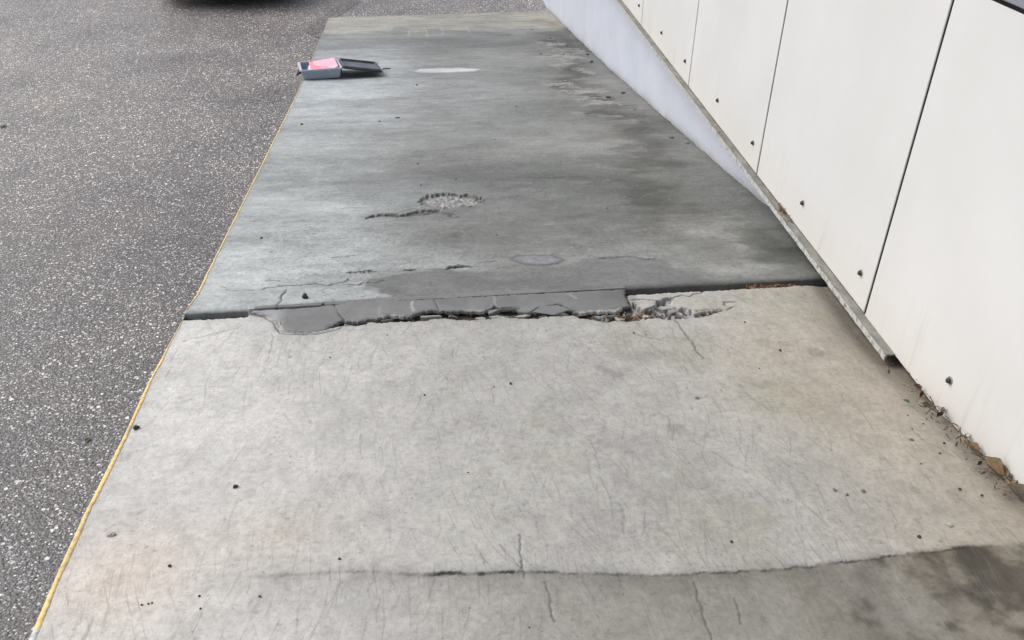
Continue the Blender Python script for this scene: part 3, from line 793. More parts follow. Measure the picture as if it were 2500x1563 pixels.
# ---------- mortar patch bridging the joint
def build_patch():
    xs = np.arange(-.66, .62, .003); ys = np.arange(2.19, 2.44, .0028)
    X, Y = np.meshgrid(xs, ys)
    poly = patch_bot+patch_top[::-1][:-1]
    wx = X+(vnoise(X*130, Y*130, 3)-.5)*.007; wy = Y+(vnoise(X*130, Y*130, 8)-.5)*.007
    d = sdist(wx, wy, poly)
    jy = y_joint(X)
    t = sstep(0, 1, np.clip((jy-Y)/np.maximum(jy-2.225, .02), 0, 1))
    top = (z_ramp(jy)+.002)*(1-t)+(z_slab(Y)+.0045)*t
    onslab = sstep(-.30, -.42, X)
    Z = np.where(Y > jy, z_ramp(Y)+.0028, top)
    Z = Z+(fbm(X, Y, 9, 9, 3, 5)-.5)*.004-.006*np.exp(-np.clip(d, 0, 1)/.004)*(1-onslab*.4)-onslab*(.003+.006*np.exp(-np.clip(d, 0, 1)/.012))
    n1 = fbm(X, Y, 5, 9, 4, 6); n2 = fbm(X, Y, 24, 24, 4, 7)
    A = np.empty(X.shape+(3,)); A[:] = (.178, .181, .183)
    A *= (1+.45*(n1-.5)+.30*(n2-.5))[..., None]
    A *= (1-.12*sstep(.2, .6, X))[..., None]
    left = sstep(-.50, -.56, X+.05*(n1-.5))
    A *= 1+left[..., None]*np.array([.75, .76, .85])
    # tooled grooves and pale scrapes
    def ln(pts, w, c, dep, seed):
        nonlocal A, Z
        s_ = stroke(X, Y, pts, w, .002, seed)
        A = A*(1-.75*s_[..., None])+np.array(c)*.75*s_[..., None]; Z = Z-dep*s_
    ln([(-.372, 2.385), (-.352, 2.335), (-.33, 2.29)], .004, (.09, .09, .09), .004, 1)
    ln([(-.374, 2.378), (-.356, 2.335)], .003, (.36, .36, .36), 0, 2)
    ln([(-.113, 2.395), (-.118, 2.36), (-.112, 2.325)], .006, (.40, .40, .41), 0, 3)
    ln([(-.22, 2.35), (-.222, 2.31)], .005, (.29, .295, .30), 0, 4)
    ln([(-.045, 2.39), (-.037, 2.355), (-.030, 2.325)], .004, (.10, .10, .10), .003, 5)
    ln([(.150, 2.40), (.152, 2.365), (.156, 2.335)], .005, (.29, .29, .3), 0, 6)
    ln([(.40, 2.40), (.42, 2.37)], .007, (.30, .30, .30), 0, 7)
    ln([(-.63, 2.363), (-.58, 2.368), (-.55, 2.37)], .004, (.06, .06, .06), .004, 8)
    ln([(.253, 2.285), (.29, 2.318), (.36, 2.335), (.41, 2.29)], .004, (.05, .05, .05), .004, 9)
    ln([(.13, 2.322), (.15, 2.34), (.165, 2.325), (.2, 2.33), (.23, 2.32)], .0045, (.05, .05, .05), .005, 10)
    A *= (1-.35*np.exp(-np.clip(d, 0, 1)/.004)*n2*1.6)[..., None]
    # whitened broken rim here and there
    rimw = sstep(.014, .003, d)*sstep(.52, .60, fbm(X, Y, 11, 11, 2, 12))*sstep(-.33, -.25, X)*(Y < 2.36)
    A = A*(1-.8*rimw[..., None])+np.array([.42, .42, .41])*.8*rimw[..., None]
    A = np.clip(A, .015, .7)
    keep = d > 0
    nr, nc = X.shape
    q = grid_quads(nr, nc)
    k = keep.ravel()[q].all(1)
    q = q[k]
    # boundary edges
    e = np.concatenate([q[:, [0, 1]], q[:, [1, 2]], q[:, [2, 3]], q[:, [3, 0]]])
    key = np.sort(e, 1); code = key[:, 0].astype(np.int64)*10**7+key[:, 1]
    u, inv, cnt = np.unique(code, return_inverse=True, return_counts=True)
    be = e[cnt[inv] == 1]
    used = np.unique(be)
    V = np.stack([X, Y, Z], -1).reshape(-1, 3); Al = A.reshape(-1, 3)
    low = V[used].copy()
    low[:, 2] -= .0095
    remap = {int(a): len(V)+i for i, a in enumerate(used)}
    sk = np.array([[b_, a_, remap[int(a_)], remap[int(b_)]] for a_, b_ in be])
    la = Al[used]*(.9+.9*_rng.rand(len(used), 1))
    V = np.vstack([V, low]); Al = np.vstack([Al, la])
    Qs = np.vstack([q, sk])
    us = np.unique(Qs); mp = np.full(len(V), -1); mp[us] = np.arange(len(us))
    return mesh_np('mortar_patch', V[us], mp[Qs], M_mortar, parent=slab, albedo=Al[us])
patch_o = build_patch()

# ---------- yellow painted nosing along the left edge
def build_edge(y0, y1, zf, name, parent, w_of_y, col_of_y):
    n = int((y1-y0)/.006)
    y = np.linspace(y0, y1, n)
    x = x_left(y); z = zf(y)
    j = (vnoise(y*14, y*0+3, 2)-.5)*.004+(vnoise(y*150, y*0+7, 4)-.5)*.0016
    w = w_of_y(y)
    prof = [(w+j, -.0010), (w*.9+j, .0012), (.001+0*w, .0010), (-.0035+0*w, -.003), (-.0045+0*w, -.010), (-.0045+0*w, -.045), (.002+0*w, -.058)]
    P = np.stack([np.stack([x+a, y, z+b], -1) for a, b in prof], 1)
    nc = len(prof)
    c = col_of_y(y)
    Al = np.repeat(c[:, None, :], nc, 1)
    mesh_np(name, P.reshape(-1, 3), grid_quads(n, nc)[:, ::-1], M_yellow, parent=parent, albedo=Al.reshape(-1, 3))
def ycol(y):
    base = np.array([.80, .57, .22])
    c = np.tile(base, (len(y), 1))
    c = c*(1+.25*(vnoise(y*9, y*0, 3)-.5))[:, None]
    def to(cc, m):
        nonlocal c
        c = c*(1-m[:, None])+np.array(cc)*m[:, None]
    to((.62, .62, .64), sstep(1.10, 1.085, y))
    to((.30, .25, .17), np.exp(-((y-2.36)/.09)**2)*.9)
    to((.42, .33, .15), sstep(2.45, 3.2, y)*.25)
    to((.24, .23, .20), sstep(5.6, 6.8, y)*.9)
    return c
build_edge(-5, 2.372, z_slab, 'yellow_edge', slab, lambda y: np.interp(y, [-5, 1.1, 1.25, 1.7, 2.2, 2.37], [.0115, .0115, .0105, .009, .0045, .002]), ycol)
build_edge(2.378, 10.5, z_ramp, 'yellow_edge', ramp_o, lambda y: np.interp(y, [2.37, 2.8, 4.5, 6.5, 10.5], [.005, .006, .0075, .006, .003]), ycol)

# ------------------------------------------------------------------ the clad wall
wall = empty('clad_wall', (1.35, 5, 0))
tag(wall, 'low wall of white cladding panels over a pale blue plinth beside the ramp', 'wall')
wall_inv = Matrix.Translation((-1.35, -5, 0))
def on_wall(o):
    o.parent = wall; o.matrix_parent_inverse = wall_inv; return o
SEAM = [-4.25, -3.16, -2.08, -1.03, .035, 1.09, 2.152, 3.215, 4.34, 5.533, 6.75, 7.98, 9.22, 10.48, 11.75]
BOLT = [-3.05, -2.5, -1.97, -1.45, -.93, -.42, .13, .62, 1.17, 1.677, 2.231, 2.733, 3.307, 3.832, 4.444, 4.991, 5.629, 6.2, 6.85, 7.42, 8.08, 8.65, 9.32, 9.88, 10.58, 11.15]
XW = 1.300; Z0, Z1 = 1.262, 2.246
bolt_me = None; bolt_n = 0
def make_bolt(p, y, z):
    global bolt_me
    if bolt_me is None:
        b = MB().lathe([(.0115, 0), (.0115, .0018), (.0100, .0024)], (0, 0, 0), (-1, 0, 0), 14)
        o = b.build('bolt', M_washer, None)
        c = MB().lathe([(.0082, .0020), (.0080, .006), (.0062, .0095), (.003, .011)], (0, 0, 0), (-1, 0, 0), 12).build('bolt_head', M_bolt)
        # join head and washer as one small mesh with two materials
        me = o.data; me2 = c.data
        v = [tuple(x.co) for x in me.vertices]+[tuple(x.co) for x in me2.vertices]
        n0 = len(me.vertices)
        f = [tuple(q.vertices) for q in me.polygons]; k0 = len(f)
        f += [tuple(i+n0 for i in q.vertices) for q in me2.polygons]
        bolt_me = bpy.data.meshes.new('bolt'); bolt_me.from_pydata(v, [], f)
        bolt_me.materials.append(M_washer); bolt_me.materials.append(M_bolt)
        bolt_me.polygons.foreach_set('material_index', [0]*k0+[1]*(len(f)-k0))
        bpy.data.objects.remove(o); bpy.data.objects.remove(c)
    o = link(bpy.data.objects.new('bolt', bolt_me), p)
    o.location = (XW, y, z)
    o.rotation_euler = (random.uniform(-.2, .2), random.uniform(-.12, .12), random.uniform(-.12, .12))
    return o
for a, b in zip(SEAM[:-1], SEAM[1:]):
    low = Z0 if a > 1.95 else -.0
    if a < 1.95 < b: low = None
    g = .0056
    m = MB()
    if a >= 1.95 or b <= 1.0:
        m.box((XW, a+g, Z0 if a >= 1.95 else z_slab(b)-.1), (XW+.005, b-g, Z1), .0022)
    else:
        m.box((XW, a+g, 1.256 if a > 1 else 1.18), (XW+.005, b-g, Z1), .0022)
    p = on_wall(m.build('cladding_panel', M_panel))
    p['surface'] = 'painted'
    for yb in BOLT:
        if a < yb < b:
            o = make_bolt(p, yb, 1.3636)
# dark backing behind the open joints
on_wall(MB().box((XW+.0052, -4.25, 1.275), (XW+.03, 11.75, Z1-.004)).build('backing_board', M_dark))
# plinth with slightly uneven face
ny, nz = 700, 90
yy = np.linspace(1.2, 12.2, ny); zz = np.linspace(-.02, 1.30, nz)
PY, PZ = np.meshgrid(yy, zz, indexing='ij')
PXX = 1.397-.004*(fbm(PY, PZ, 3, 3, 4, 401)-.5)-.010*np.exp(-PZ/.03)*sstep(10.6, 10.9, PY)
pd_ = np.clip(PZ-z_ramp(PY), 0, 9)
pdirt = np.clip(np.exp(-pd_/.022)*(.25+1.3*fbm(PY, PZ, 7, 9, 4, 431))+.05*sstep(.60, .70, fbm(PY, PZ, 5, 12, 5, 433)), 0, .8)
pal = 1-pdirt[..., None]*np.array([.50, .52, .58])
pl = mesh_np('plinth', np.stack([PXX, PY, PZ], -1).reshape(-1, 3), grid_quads(ny, nz), M_plinth, albedo=pal.reshape(-1, 3))
on_wall(pl)
# solid core of the wall behind the panels
on_wall(MB().box((1.402, -4.25, -.02), (1.62, 12.2, Z1-.006)).build('wall_core', M_cap))
def vn1(t): return float(vnoise(np.array(t), np.array(.3), 5))
# sill rail under the panels: top plate, front lip, open near end
SX = 1.2735
seg = [1.935, 3.7, 4.93, 6.2, 8.0, 9.9, 11.75]
for i, (a, b) in enumerate(zip(seg[:-1], seg[1:])):
    s_ = MB()
    n = max(4, int((b-a)/.02))
    rng = np.random.RandomState(50+i)
    rings = []
    for k in range(n+1):
        yv = a+(b-a)*k/n-(.0015 if k == n else 0)
        e = rng.normal(0, .0006)
        rings.append([(SX+e, yv, 1.2570), (SX+e, yv, 1.2597), (1.335, yv, 1.2612), (1.335, yv, 1.2570)])
    s_.loft(rings)
    rail = on_wall(s_.build('sill_rail', M_sill))
    l_ = MB(); rings = []
    for k in range(n+1):
        yv = a+(b-a)*k/n-(.0015 if k == n else 0)
        e = rng.normal(0, .0007); dz = abs(rng.normal(0, .0004))+.004*max(0, vn1(yv*9+i)-.62)
        rings.append([(SX-.0016+e, yv, 1.2385+dz), (SX-.0016+e, yv, 1.2590), (SX+.0018, yv, 1.2566), (SX+.0018, yv, 1.2385+dz)])
    l_.loft(rings)
    lip = l_.build('sill_lip', M_lip); lip.parent = rail
# cap on top of the wall
cap = MB().box((1.290, -4.25, 2.258), (1.66, 12.2, 2.285), .003)
on_wall(cap.build('wall_cap', M_cap))
on_wall(MB().box((1.304, -4.25, 2.247), (1.60, 12.2, 2.2575)).build('cap_gasket', M_dark))

# ------------------------------------------------------------------ unseen building behind the camera, wall and roof added to shade the near slab
unseen_bld = empty('building', (0, -3.2, 0)); tag(unseen_bld, 'unseen building behind the platform, its projecting roof added to shade the slab', 'building')
M_unseen_facade = simple('unseen_facade_sheet', (.42, .42, .41), .6, .06, 3)
M_shade_roof = simple('shade_roof_soffit', (.30, .30, .29), .7, .06, 3)
def bpart(name, lo, hi, mt):
    o = MB().box(lo, hi, .004).build(name, mt); o.parent = unseen_bld; o.matrix_parent_inverse = Matrix.Translation((0, 3.2, 0)); return o
bpart('unseen_facade', (-1.2, -5.2, -.05), (9, -5.02, 5.6), M_unseen_facade)
bpart('shade_roof', (-.5, -5.0, 4.7), (9, SHADE_ROOF_Y, 4.95), M_shade_roof)

# ------------------------------------------------------------------ stones, leaves, fragments
def stone_mesh(seed, flat=.7, rough=.35, sub=2, name='pebble'):
    import bmesh
    bm = bmesh.new(); bmesh.ops.create_icosphere(bm, subdivisions=sub, radius=1)
    rr = random.Random(seed); off = Vector((rr.uniform(0, 50), rr.uniform(0, 50), rr.uniform(0, 50)))
    sx, sy_ = rr.uniform(.8, 1.2), rr.uniform(.7, 1.0)
    for v in bm.verts:
        k = 1+rough*mnoise.noise(v.co*1.1+off)+.4*rough*mnoise.noise(v.co*2.7+off)
        v.co = Vector((v.co.x*sx*k, v.co.y*sy_*k, v.co.z*flat*k))
    me = bpy.data.meshes.new(name); bm.to_mesh(me); bm.free()
    return me
M_stone_dark = simple('dark_stone', (.055, .055, .056), .8, .35, 300, bmp=.4)
M_stone_grey = simple('grey_stone', (.16, .155, .15), .8, .3, 300, bmp=.4)
M_stone_pale = simple('pale_stone', (.42, .41, .40), .8, .25, 300, bmp=.4)
ST = {}
for key, mt in (('d', M_stone_dark), ('g', M_stone_grey), ('p', M_stone_pale)):
    ST[key] = []
    for s_ in range(4):
        me = stone_mesh(40+s_+ord(key), .65, .5); me.materials.append(mt); ST[key].append(me)
def ground_z(x, y):
    if y < y_joint(x)-.004: return z_slab(y)
    return z_ramp(y)
def pebble(x, y, r, key, label, group=None, flat=1.0, rz=None, name='pebble', cat='pebble', z=None):
    o = bpy.data.objects.new(name, random.choice(ST[key]))
    zz_ = ground_z(x, y) if z is None else z
    r *= .80
    o.location = (x, y, zz_+r*.45*flat); o.scale = (r, r, r*flat)
    o.rotation_euler = (random.uniform(-.2, .2), random.uniform(-.2, .2), random.uniform(0, 6.28) if rz is None else rz)
    tag(o, label, cat, group)
    return link(o)
pebble(-.507, 1.486, .0075, 'd', 'round dark pebble alone on the pale left half of the near slab', flat=.95)
pebble(-.806, 1.742, .0105, 'd', 'largest grey pebble, lying against the yellow edge of the slab')
pebble(-.744, 1.345, .011, 'p', 'pale chip of concrete on the slab near the yellow edge', flat=.5)
pebble(-.591, 1.239, .0048, 'd', 'small dark pebble just above the front crack on the left')
pebble(-.245, 1.231, .0045, 'd', 'small dark pebble at the foot of a short scratch above the front crack')
pebble(.164, 1.875, .0055, 'd', 'small dark pebble in the middle of the upper slab')
pebble(-.073, 1.836, .0048, 'd', 'small dark pebble left of the middle of the upper slab')
pebble(.661, 1.762, .0085, 'g', 'flat two-toned chip right of the middle of the slab', flat=.6)
pebble(.975, 1.993, .006, 'd', 'dark crumb at the end of a row of damp spots near the wall')
pebble(1.219, 1.515, .0045, 'd', 'dark crumb on the brownish slab below the green leaf')
pebble(1.146, 1.535, .008, 'g', 'grey flake on the brownish slab beside the wall foot', flat=.5)
pebble(1.075, 1.228, .007, 'p', 'pale pebble with a dark side just above the black stain', flat=.8)
pebble(.582, 1.215, .005, 'd', 'dark crumb above the front crack right of the middle')
pebble(.989, 1.197, .006, 'd', 'dark crumb right above the far right part of the front crack')
pebble(-.471, 2.441, .014, 'd', 'dark angular lump of dirt on the ramp just behind the mortar patch', flat=1.2, cat='stone')
pebble(-.405, 2.381, .006, 'd', 'small dark crumb at the upper rim of the mortar patch')
for x, y, r in [(.117, 1.864, .003), (.032, 1.495, .003), (.645, 1.814, .0028), (.566, 2.135, .004), (.929, 2.175, .004), (.60, 2.12, .003), (-.35, 2.06, .003), (-.19, 2.18, .003), (.30, 2.17, .003), (.88, 1.9, .003)]:
    pebble(x, y, r, 'd', 'tiny dark grain on the upper near slab', 'tiny grains on the near slab', name='grain', cat='grain')
for x, y, r in [(-.511, 1.151, .0034), (-.501, 1.118, .003), (-.392, 1.141, .0034), (-.617, 1.137, .0032), (-.605, 1.139, .003), (-.599, 1.141, .003), (.13, 1.02, .003)]:
    pebble(x, y, r, 'd', 'tiny dark grain in front of the front crack', 'tiny grains in front of the crack', name='grain', cat='grain')
for x, y, r in [(.873, 1.364, .0055), (.894, 1.344, .006), (.937, 1.354, .007)]:
    pebble(x, y, r, 'g', 'grey flat crumb in a row on the right of the slab', 'three crumbs in a row', flat=.5, name='crumb', cat='crumb')
for x, y, r in [(1.2, 1.317, .004), (1.162, 1.342, .005), (1.187, 1.476, .004), (1.21, 1.60, .003), (1.19, 1.64, .0028), (1.23, 1.62, .003), (1.17, 1.58, .0026), (1.12, 1.44, .003), (1.24, 1.45, .003), (1.25, 1.57, .0026)]:
    pebble(x, y, r, 'd', 'brown litter speck on the slab beside the wall foot', 'litter specks by the wall', name='speck', cat='speck')
for x, y, r in [(.917, 7.716, .014), (1.126, 8.687, .014), (1.33, 7.639, .02), (1.30, 7.232, .026), (1.298, 5.889, .02), (1.165, 5.751, .019), (1.217, 8.146, .012), (1.0, 9.3, .012), (1.05, 6.9, .01)]:
    pebble(x, y, r, 'd', 'dark crumb on the damp ramp beside the far plinth', 'crumbs beside the far plinth', name='crumb', cat='crumb', flat=.6)
for x, y, r in [(1.26, 5.331, .015), (1.254, 5.09, .014), (1.219, 4.968, .012), (1.304, 4.551, .022), (1.355, 4.423, .015), (1.25, 5.02, .008), (1.22, 5.2, .008)]:
    pebble(x, y, r, 'g', 'grey mortar crumb beside the narrowing end of the plinth', 'mortar crumbs beside the plinth', name='crumb', cat='crumb', flat=.5)
pebble(-.273, 5.224, .020, 'd', 'brown crumpled bit of dirt on the middle of the ramp', flat=.4)
for x, y, r in [(-.38, 5.128, .010), (-.849, 5.095, .010), (-.127, 4.111, .008), (-.173, 6.324, .012), (-.107, 3.728, .005), (.059, 3.811, .006), (.3, 4.6, .006), (.5, 5.5, .007), (.7, 3.3, .005), (.2, 3.0, .004)]:
    pebble(x, y, r, 'd', 'small dark grain on the middle of the ramp', 'grains on the ramp', name='grain', cat='grain')
pebble(-.721, 3.048, .0065, 'd', 'dark grain on the pale ramp beside the yellow edge')

# broken pieces in the joint
def chunk_mesh(seed, col_key):
    import bmesh
    rr = random.Random(seed)
    bm = bmesh.new()
    n = rr.randint(5, 7)
    pts = []
    a0 = rr.uniform(0, 6)
    for k in range(n):
        a = a0+2*math.pi*(k+rr.uniform(-.25, .25))/n
        r = rr.uniform(.75, 1.1)
        pts.append((math.cos(a)*r, math.sin(a)*r*.62))
    top = [bm.verts.new((x*.96, y*.96, .5+rr.uniform(-.06, .06))) for x, y in pts]
    mid = [bm.verts.new((x*1.05+rr.uniform(-.06, .06), y*1.05+rr.uniform(-.06, .06), .3)) for x, y in pts]
    bot = [bm.verts.new((x*.8, y*.75, -.5)) for x, y in pts]
    bm.faces.new(top); bm.faces.new(bot[::-1])
    for A_, B_ in ((top, mid), (mid, bot)):
        for k in range(n): bm.faces.new((A_[k], B_[k], B_[(k+1) % n], A_[(k+1) % n]))
    me = bpy.data.meshes.new('concrete_fragment'); bm.to_mesh(me); bm.free()
    return me
M_frag = simple('fragment_concrete', (.36, .355, .34), .8, .25, 120, bmp=.5)
M_fragd = simple('fragment_mortar', (.19, .195, .20), .75, .2, 120, bmp=.4)
M_fragdirt = simple('fragment_dirty', (.15, .145, .135), .8, .35, 120, bmp=.5)
CH = []
for s_ in range(5):
    me = chunk_mesh(s_, 0); CH.append(me)
CHM = {}
def chunk(x, y, lx, h, mt, label, group, rz=0, dz=-.012, tilt=.15):
    k = (random.randrange(5), mt.name)
    if k not in CHM:
        me = CH[k[0]].copy(); me.materials.append(mt); CHM[k] = me
    o = bpy.data.objects.new('concrete_fragment', CHM[k])
    o.location = (x, y, z_slab(y)+dz); o.scale = (lx, lx*.8, h)
    o.rotation_euler = (random.uniform(-tilt, tilt), random.uniform(-tilt, tilt), rz)
    tag(o, label, 'fragment', group); return link(o)
G1 = 'pale broken pieces wedged under the mortar patch'
L1 = 'pale broken piece wedged in the crack under the mortar patch'
for x, y, lx, wy_, mt_ in [(-.31, 2.262, .030, .008, M_frag), (-.20, 2.288, .030, .009, M_fragdirt), (-.06, 2.304, .045, .010, M_frag), (.012, 2.30, .018, .010, M_fragdirt), (.102, 2.276, .020, .014, M_frag), (.146, 2.284, .018, .012, M_frag), (.235, 2.283, .026, .011, M_frag), (.30, 2.276, .02, .008, M_fragdirt), (.40, 2.268, .018, .012, M_fragdirt), (.475, 2.256, .014, .010, M_frag), (.52, 2.258, .018, .010, M_fragd)]:
    o = chunk(x, y, lx, .014, mt_, L1, G1, rz=random.uniform(-.1, .3), dz=-.012, tilt=.3)
    o.scale = (lx, wy_, .014)
chunk(.143, 2.305, .021, .018, M_fragd, 'grey squarish piece broken off the middle of the mortar patch', None, .3, -.004)
chunk(.33, 2.297, .055, .010, M_fragd, 'long grey flake split from the lower rim of the mortar patch', None, .1, .002, .04)
G2 = 'loose pieces in the broken hole right of the mortar patch'
L2 = 'loose broken piece in the rubble hole right of the mortar patch'
rr = random.Random(4)
for k in range(26):
    x = rr.uniform(.46, .84); y = 2.232+rr.uniform(0, .06)*(1-max(0, x-.72)*3)
    chunk(x, y, rr.uniform(.006, .015), rr.uniform(.010, .02), rr.choice([M_frag, M_fragd, M_fragdirt, M_frag]), L2, G2, rr.uniform(0, 6), rr.uniform(-.018, -.008), .6)
chunk(.70, 2.286, .028, .016, M_frag, 'flat pale slab piece standing on top of the rubble hole', None, .05, -.005, .1)
chunk(.715, 2.262, .020, .02, M_frag, 'rounded pale lump in the middle of the rubble hole', None, .5, -.006, .3)
for x, y, r in [(.625, 2.405, .006), (.636, 2.409, .006), (.70, 2.411, .006), (.665, 2.404, .005), (.75, 2.425, .005), (.69, 2.418, .004), (-.72, 2.362, .006), (-.735, 2.363, .006), (-.76, 2.362, .005), (-.68, 2.370, .009)]:
    pebble(x, y, r, 'p', 'small pale stone in the open joint before the ramp', 'stones in the joint', name='joint_stone', cat='stone', z=z_slab(y)-.018)

# leaves
def leaf_mesh(seed, curl, wid, wave):
    rr = random.Random(seed)
    nu, nv = 15, 9
    V = []; 
    for i in range(nu):
        u = i/(nu-1)
        prof = max(.03, (math.sin(math.pi*min(1, u**.85)))**.8)*wid*(1+.10*math.sin(u*38))
        for j in range(nv):
            v = (j/(nv-1)-.5)*2
            x = (u-.5)*1.0; y = v*prof*.5
            z = curl*(abs(v)**1.6)*.28*math.sin(math.pi*u)+wave*.12*math.sin(u*7+seed)*v+.10*curl*(u-.5)**2*4
            z += .035*mnoise.noise(Vector((x*6+seed, y*6, 0)))
            if abs(v) < .13: z -= .018
            V.append((x, y, z))
    fq = [(i*nv+j, (i+1)*nv+j, (i+1)*nv+j+1, i*nv+j+1) for i in range(nu-1) for j in range(nv-1)]
    # stalk
    m = MB(); m.v = V; m.f = fq
    m.tube([(-.5, 0, .08*curl), (-.62, .01, .05), (-.75, .03, .06)], [.012, .010, .008], 5)
    return m
def leaf_mat(name, col, dark):
    m, nt, b = new_mat(name)
    tc = nt.nodes.new('ShaderNodeTexCoord')
    w = nt.nodes.new('ShaderNodeTexWave'); w.inputs['Scale'].default_value = 7; w.inputs['Distortion'].default_value = 2.5
    nt.links.new(tc.outputs['Object'], w.inputs['Vector'])
    n = noise_tex(nt, 5, 5, .7)
    c = ramp(nt, n, [(.3, dark), (.65, col)])
    c = mix(nt, c, dark, ramp(nt, w.outputs['Fac'], [(.75, 0), (.95, .5)]))
    nt.links.new(c, b.inputs['Base Color']); b.inputs['Roughness'].default_value = .7
    bump(nt, b, w.outputs['Fac'], .4, .05)
    return m
ML_tan = leaf_mat('tan_leaf', (.30, .20, .11), (.13, .08, .04))
ML_brown = leaf_mat('brown_leaf', (.14, .085, .05), (.05, .03, .018))
ML_orange = leaf_mat('orange_leaf', (.24, .115, .04), (.09, .045, .018))
ML_green = leaf_mat('green_leaf', (.075, .15, .035), (.035, .08, .018))
ML_grey = leaf_mat('grey_leaf', (.20, .165, .13), (.08, .06, .045))
def leaf(name, mt, x, y, L, rz, label, curl=1.0, wid=.55, wave=.5, seed=1, tilt=(0, 0), dz=.003, group=None):
    o = leaf_mesh(seed, curl, wid, wave).build(name, mt, None, True)
    o.location = (x, y, ground_z(x, y)+dz); o.scale = (L*.88, L*.88, L*.88)
    o.rotation_euler = (tilt[0], tilt[1], rz)
    tag(o, label, 'leaf', group)
    return o
leaf('green_leaf', ML_green, 1.214, 1.699, .022, 2.2, 'small green leaf on the slab near the wall', .9, .6, .3, 3)
leaf('dry_leaf', ML_brown, 1.279, 1.763, .030, 1.9, 'dark brown curled leaf nearest the end of the sill', 1.3, .7, .8, 5, (.3, .2))
leaf('dry_leaf', ML_orange, 1.270, 1.728, .030, .7, 'orange twisted leaf between the green leaf and the wall', 1.6, .45, 1.2, 8, (.5, -.3))
leaf('dry_leaf', ML_grey, 1.262, 1.672, .040, 2.5, 'grey shredded leaf below the orange leaf at the wall foot', 1.0, .3, 1.5, 9, (.2, .1))
leaf('dry_leaf', ML_brown, 1.266, 1.630, .042, .9, 'dark brown crumpled leaf in the middle of the wall foot', 1.7, .45, 1.5, 11, (.2, .2))
leaf('dry_leaf', ML_grey, 1.286, 1.655, .03, 1.2, 'pale scrap of leaf leaning up against the cladding', 1.2, .35, 1.2, 12, (1.0, .3))
leaf('dry_leaf', ML_tan, 1.272, 1.488, .055, 1.75, 'mottled tan leaf with dark veins left of the big tan leaf', 1.0, .42, .8, 14, (.35, 0))
leaf('dry_leaf', ML_brown, 1.283, 1.536, .03, .9, 'reddish torn leaf scrap sticking up at the wall foot', 1.5, .4, 1.5, 15, (.9, .3))
leaf('dry_leaf', ML_tan, 1.274, 1.398, .080, 1.80, 'biggest tan folded leaf at the foot of the wall', 1.5, .30, .5, 17, (.55, 0), .006)
leaf('dry_leaf', ML_grey, 1.276, 1.315, .060, 1.6, 'tan leaf lowest along the wall at the right edge of the picture', 1.4, .5, .8, 19, (.45, .1), .006)
leaf('dry_leaf', ML_brown, 1.256, 1.424, .020, .4, 'black shrivelled leaf beside the biggest tan leaf', 1.8, .6, 1.5, 20, (.2, .2))
leaf('dry_leaf', ML_tan, 1.283, 1.358, .045, 1.0, 'crinkled tan leaf between the two largest leaves', 1.6, .5, 1.5, 21, (.6, .2))
# fine litter: twigs
M_twig = simple('twig', (.10, .075, .05), .8, .4, 200)
for i, (x, y, L, a) in enumerate([(1.262, 1.66, .05, 2.1), (1.255, 1.648, .04, .5), (1.28, 1.59, .045, 1.6), (1.284, 1.555, .03, 1.2), (1.270, 1.53, .03, .3), (1.282, 1.51, .03, 1.9), (1.27, 1.455, .03, 2.4), (1.284, 1.445, .03, 1.2), (1.285, 1.70, .03, 1.5)]):
    m = MB(); z = .004
    m.tube([(-L/2, 0, z), (0, L*.08, z+.004), (L/2, -L*.05, z+.003)], [.0016, .0014, .0008], 6)
    m.tube([(0, L*.08, z+.004), (L*.25, L*.28, z+.008)], [.0010, .0006], 5)
    o = m.build('twig', M_twig); o.location = (x, y, z_slab(y)); o.rotation_euler = (0, 0, a)
    tag(o, 'thin brown twig among the leaves at the wall foot', 'twig', 'twigs among the dry leaves')
# clumps of litter in the joint by the wall
def litter(name, x0, x1, yc, n, label, cols, h=.010, seed=1, zf=None, wy=.010):
    rr = random.Random(seed); m = MB()
    for k in range(n):
        x = rr.uniform(x0, x1); y = yc(x)+rr.gauss(0, wy*.5)
        z = (zf(x, y) if zf else z_slab(y)-.018)+rr.uniform(0, h)
        L = rr.uniform(.004, .011); a = rr.uniform(0, 6.28); t = rr.uniform(-.6, .6)
        d = Vector((math.cos(a)*math.cos(t), math.sin(a)*math.cos(t), math.sin(t)))*L
        s2 = Vector((-math.sin(a), math.cos(a), rr.uniform(-.5, .5)))*L*rr.uniform(.15, .4)
        p = Vector((x, y, z)); i = len(m.v)
        m.v += [tuple(p-d), tuple(p+s2), tuple(p+d), tuple(p-s2+Vector((0, 0, .001)))]
        m.f.append((i, i+1, i+2, i+3))
    o = m.build(name, cols); tag(o, label, 'leaf litter', kind='stuff'); return o
litter('leaf_litter', 1.02, 1.19, lambda x: 2.43, 300, 'rusty leaf litter lying in the joint by the sill', ML_orange, .016, 2)
litter('leaf_litter', .44, .62, lambda x: 2.262-.05*(x-.5), 160, 'rusty litter in the crack below the right end of the mortar patch', ML_orange, .010, 3)
litter('leaf_litter', .62, .84, lambda x: 2.25, 90, 'brown litter caught among the broken pieces', ML_brown, .012, 4, wy=.025)
litter('leaf_litter', -.12, .28, lambda x: 2.284, 110, 'brown litter in the crack below the middle of the mortar patch', ML_brown, .008, 5)
litter('leaf_litter', -.83, -.66, lambda x: 2.36, 70, 'dark litter in the joint at the left end', ML_brown, .006, 6)
litter('leaf_litter', .03, .08, lambda x: 2.677, 30, 'reddish litter in the small chipped hole on the ramp', ML_orange, .004, 7, zf=lambda x, y: z_ramp(y)-.006, wy=.006)
litter('leaf_litter', 1.24, 1.295, lambda x: 1.52, 150, 'brown crumbled leaf litter along the wall foot', ML_brown, .006, 8, zf=lambda x, y: z_slab(y)+.001, wy=.46)
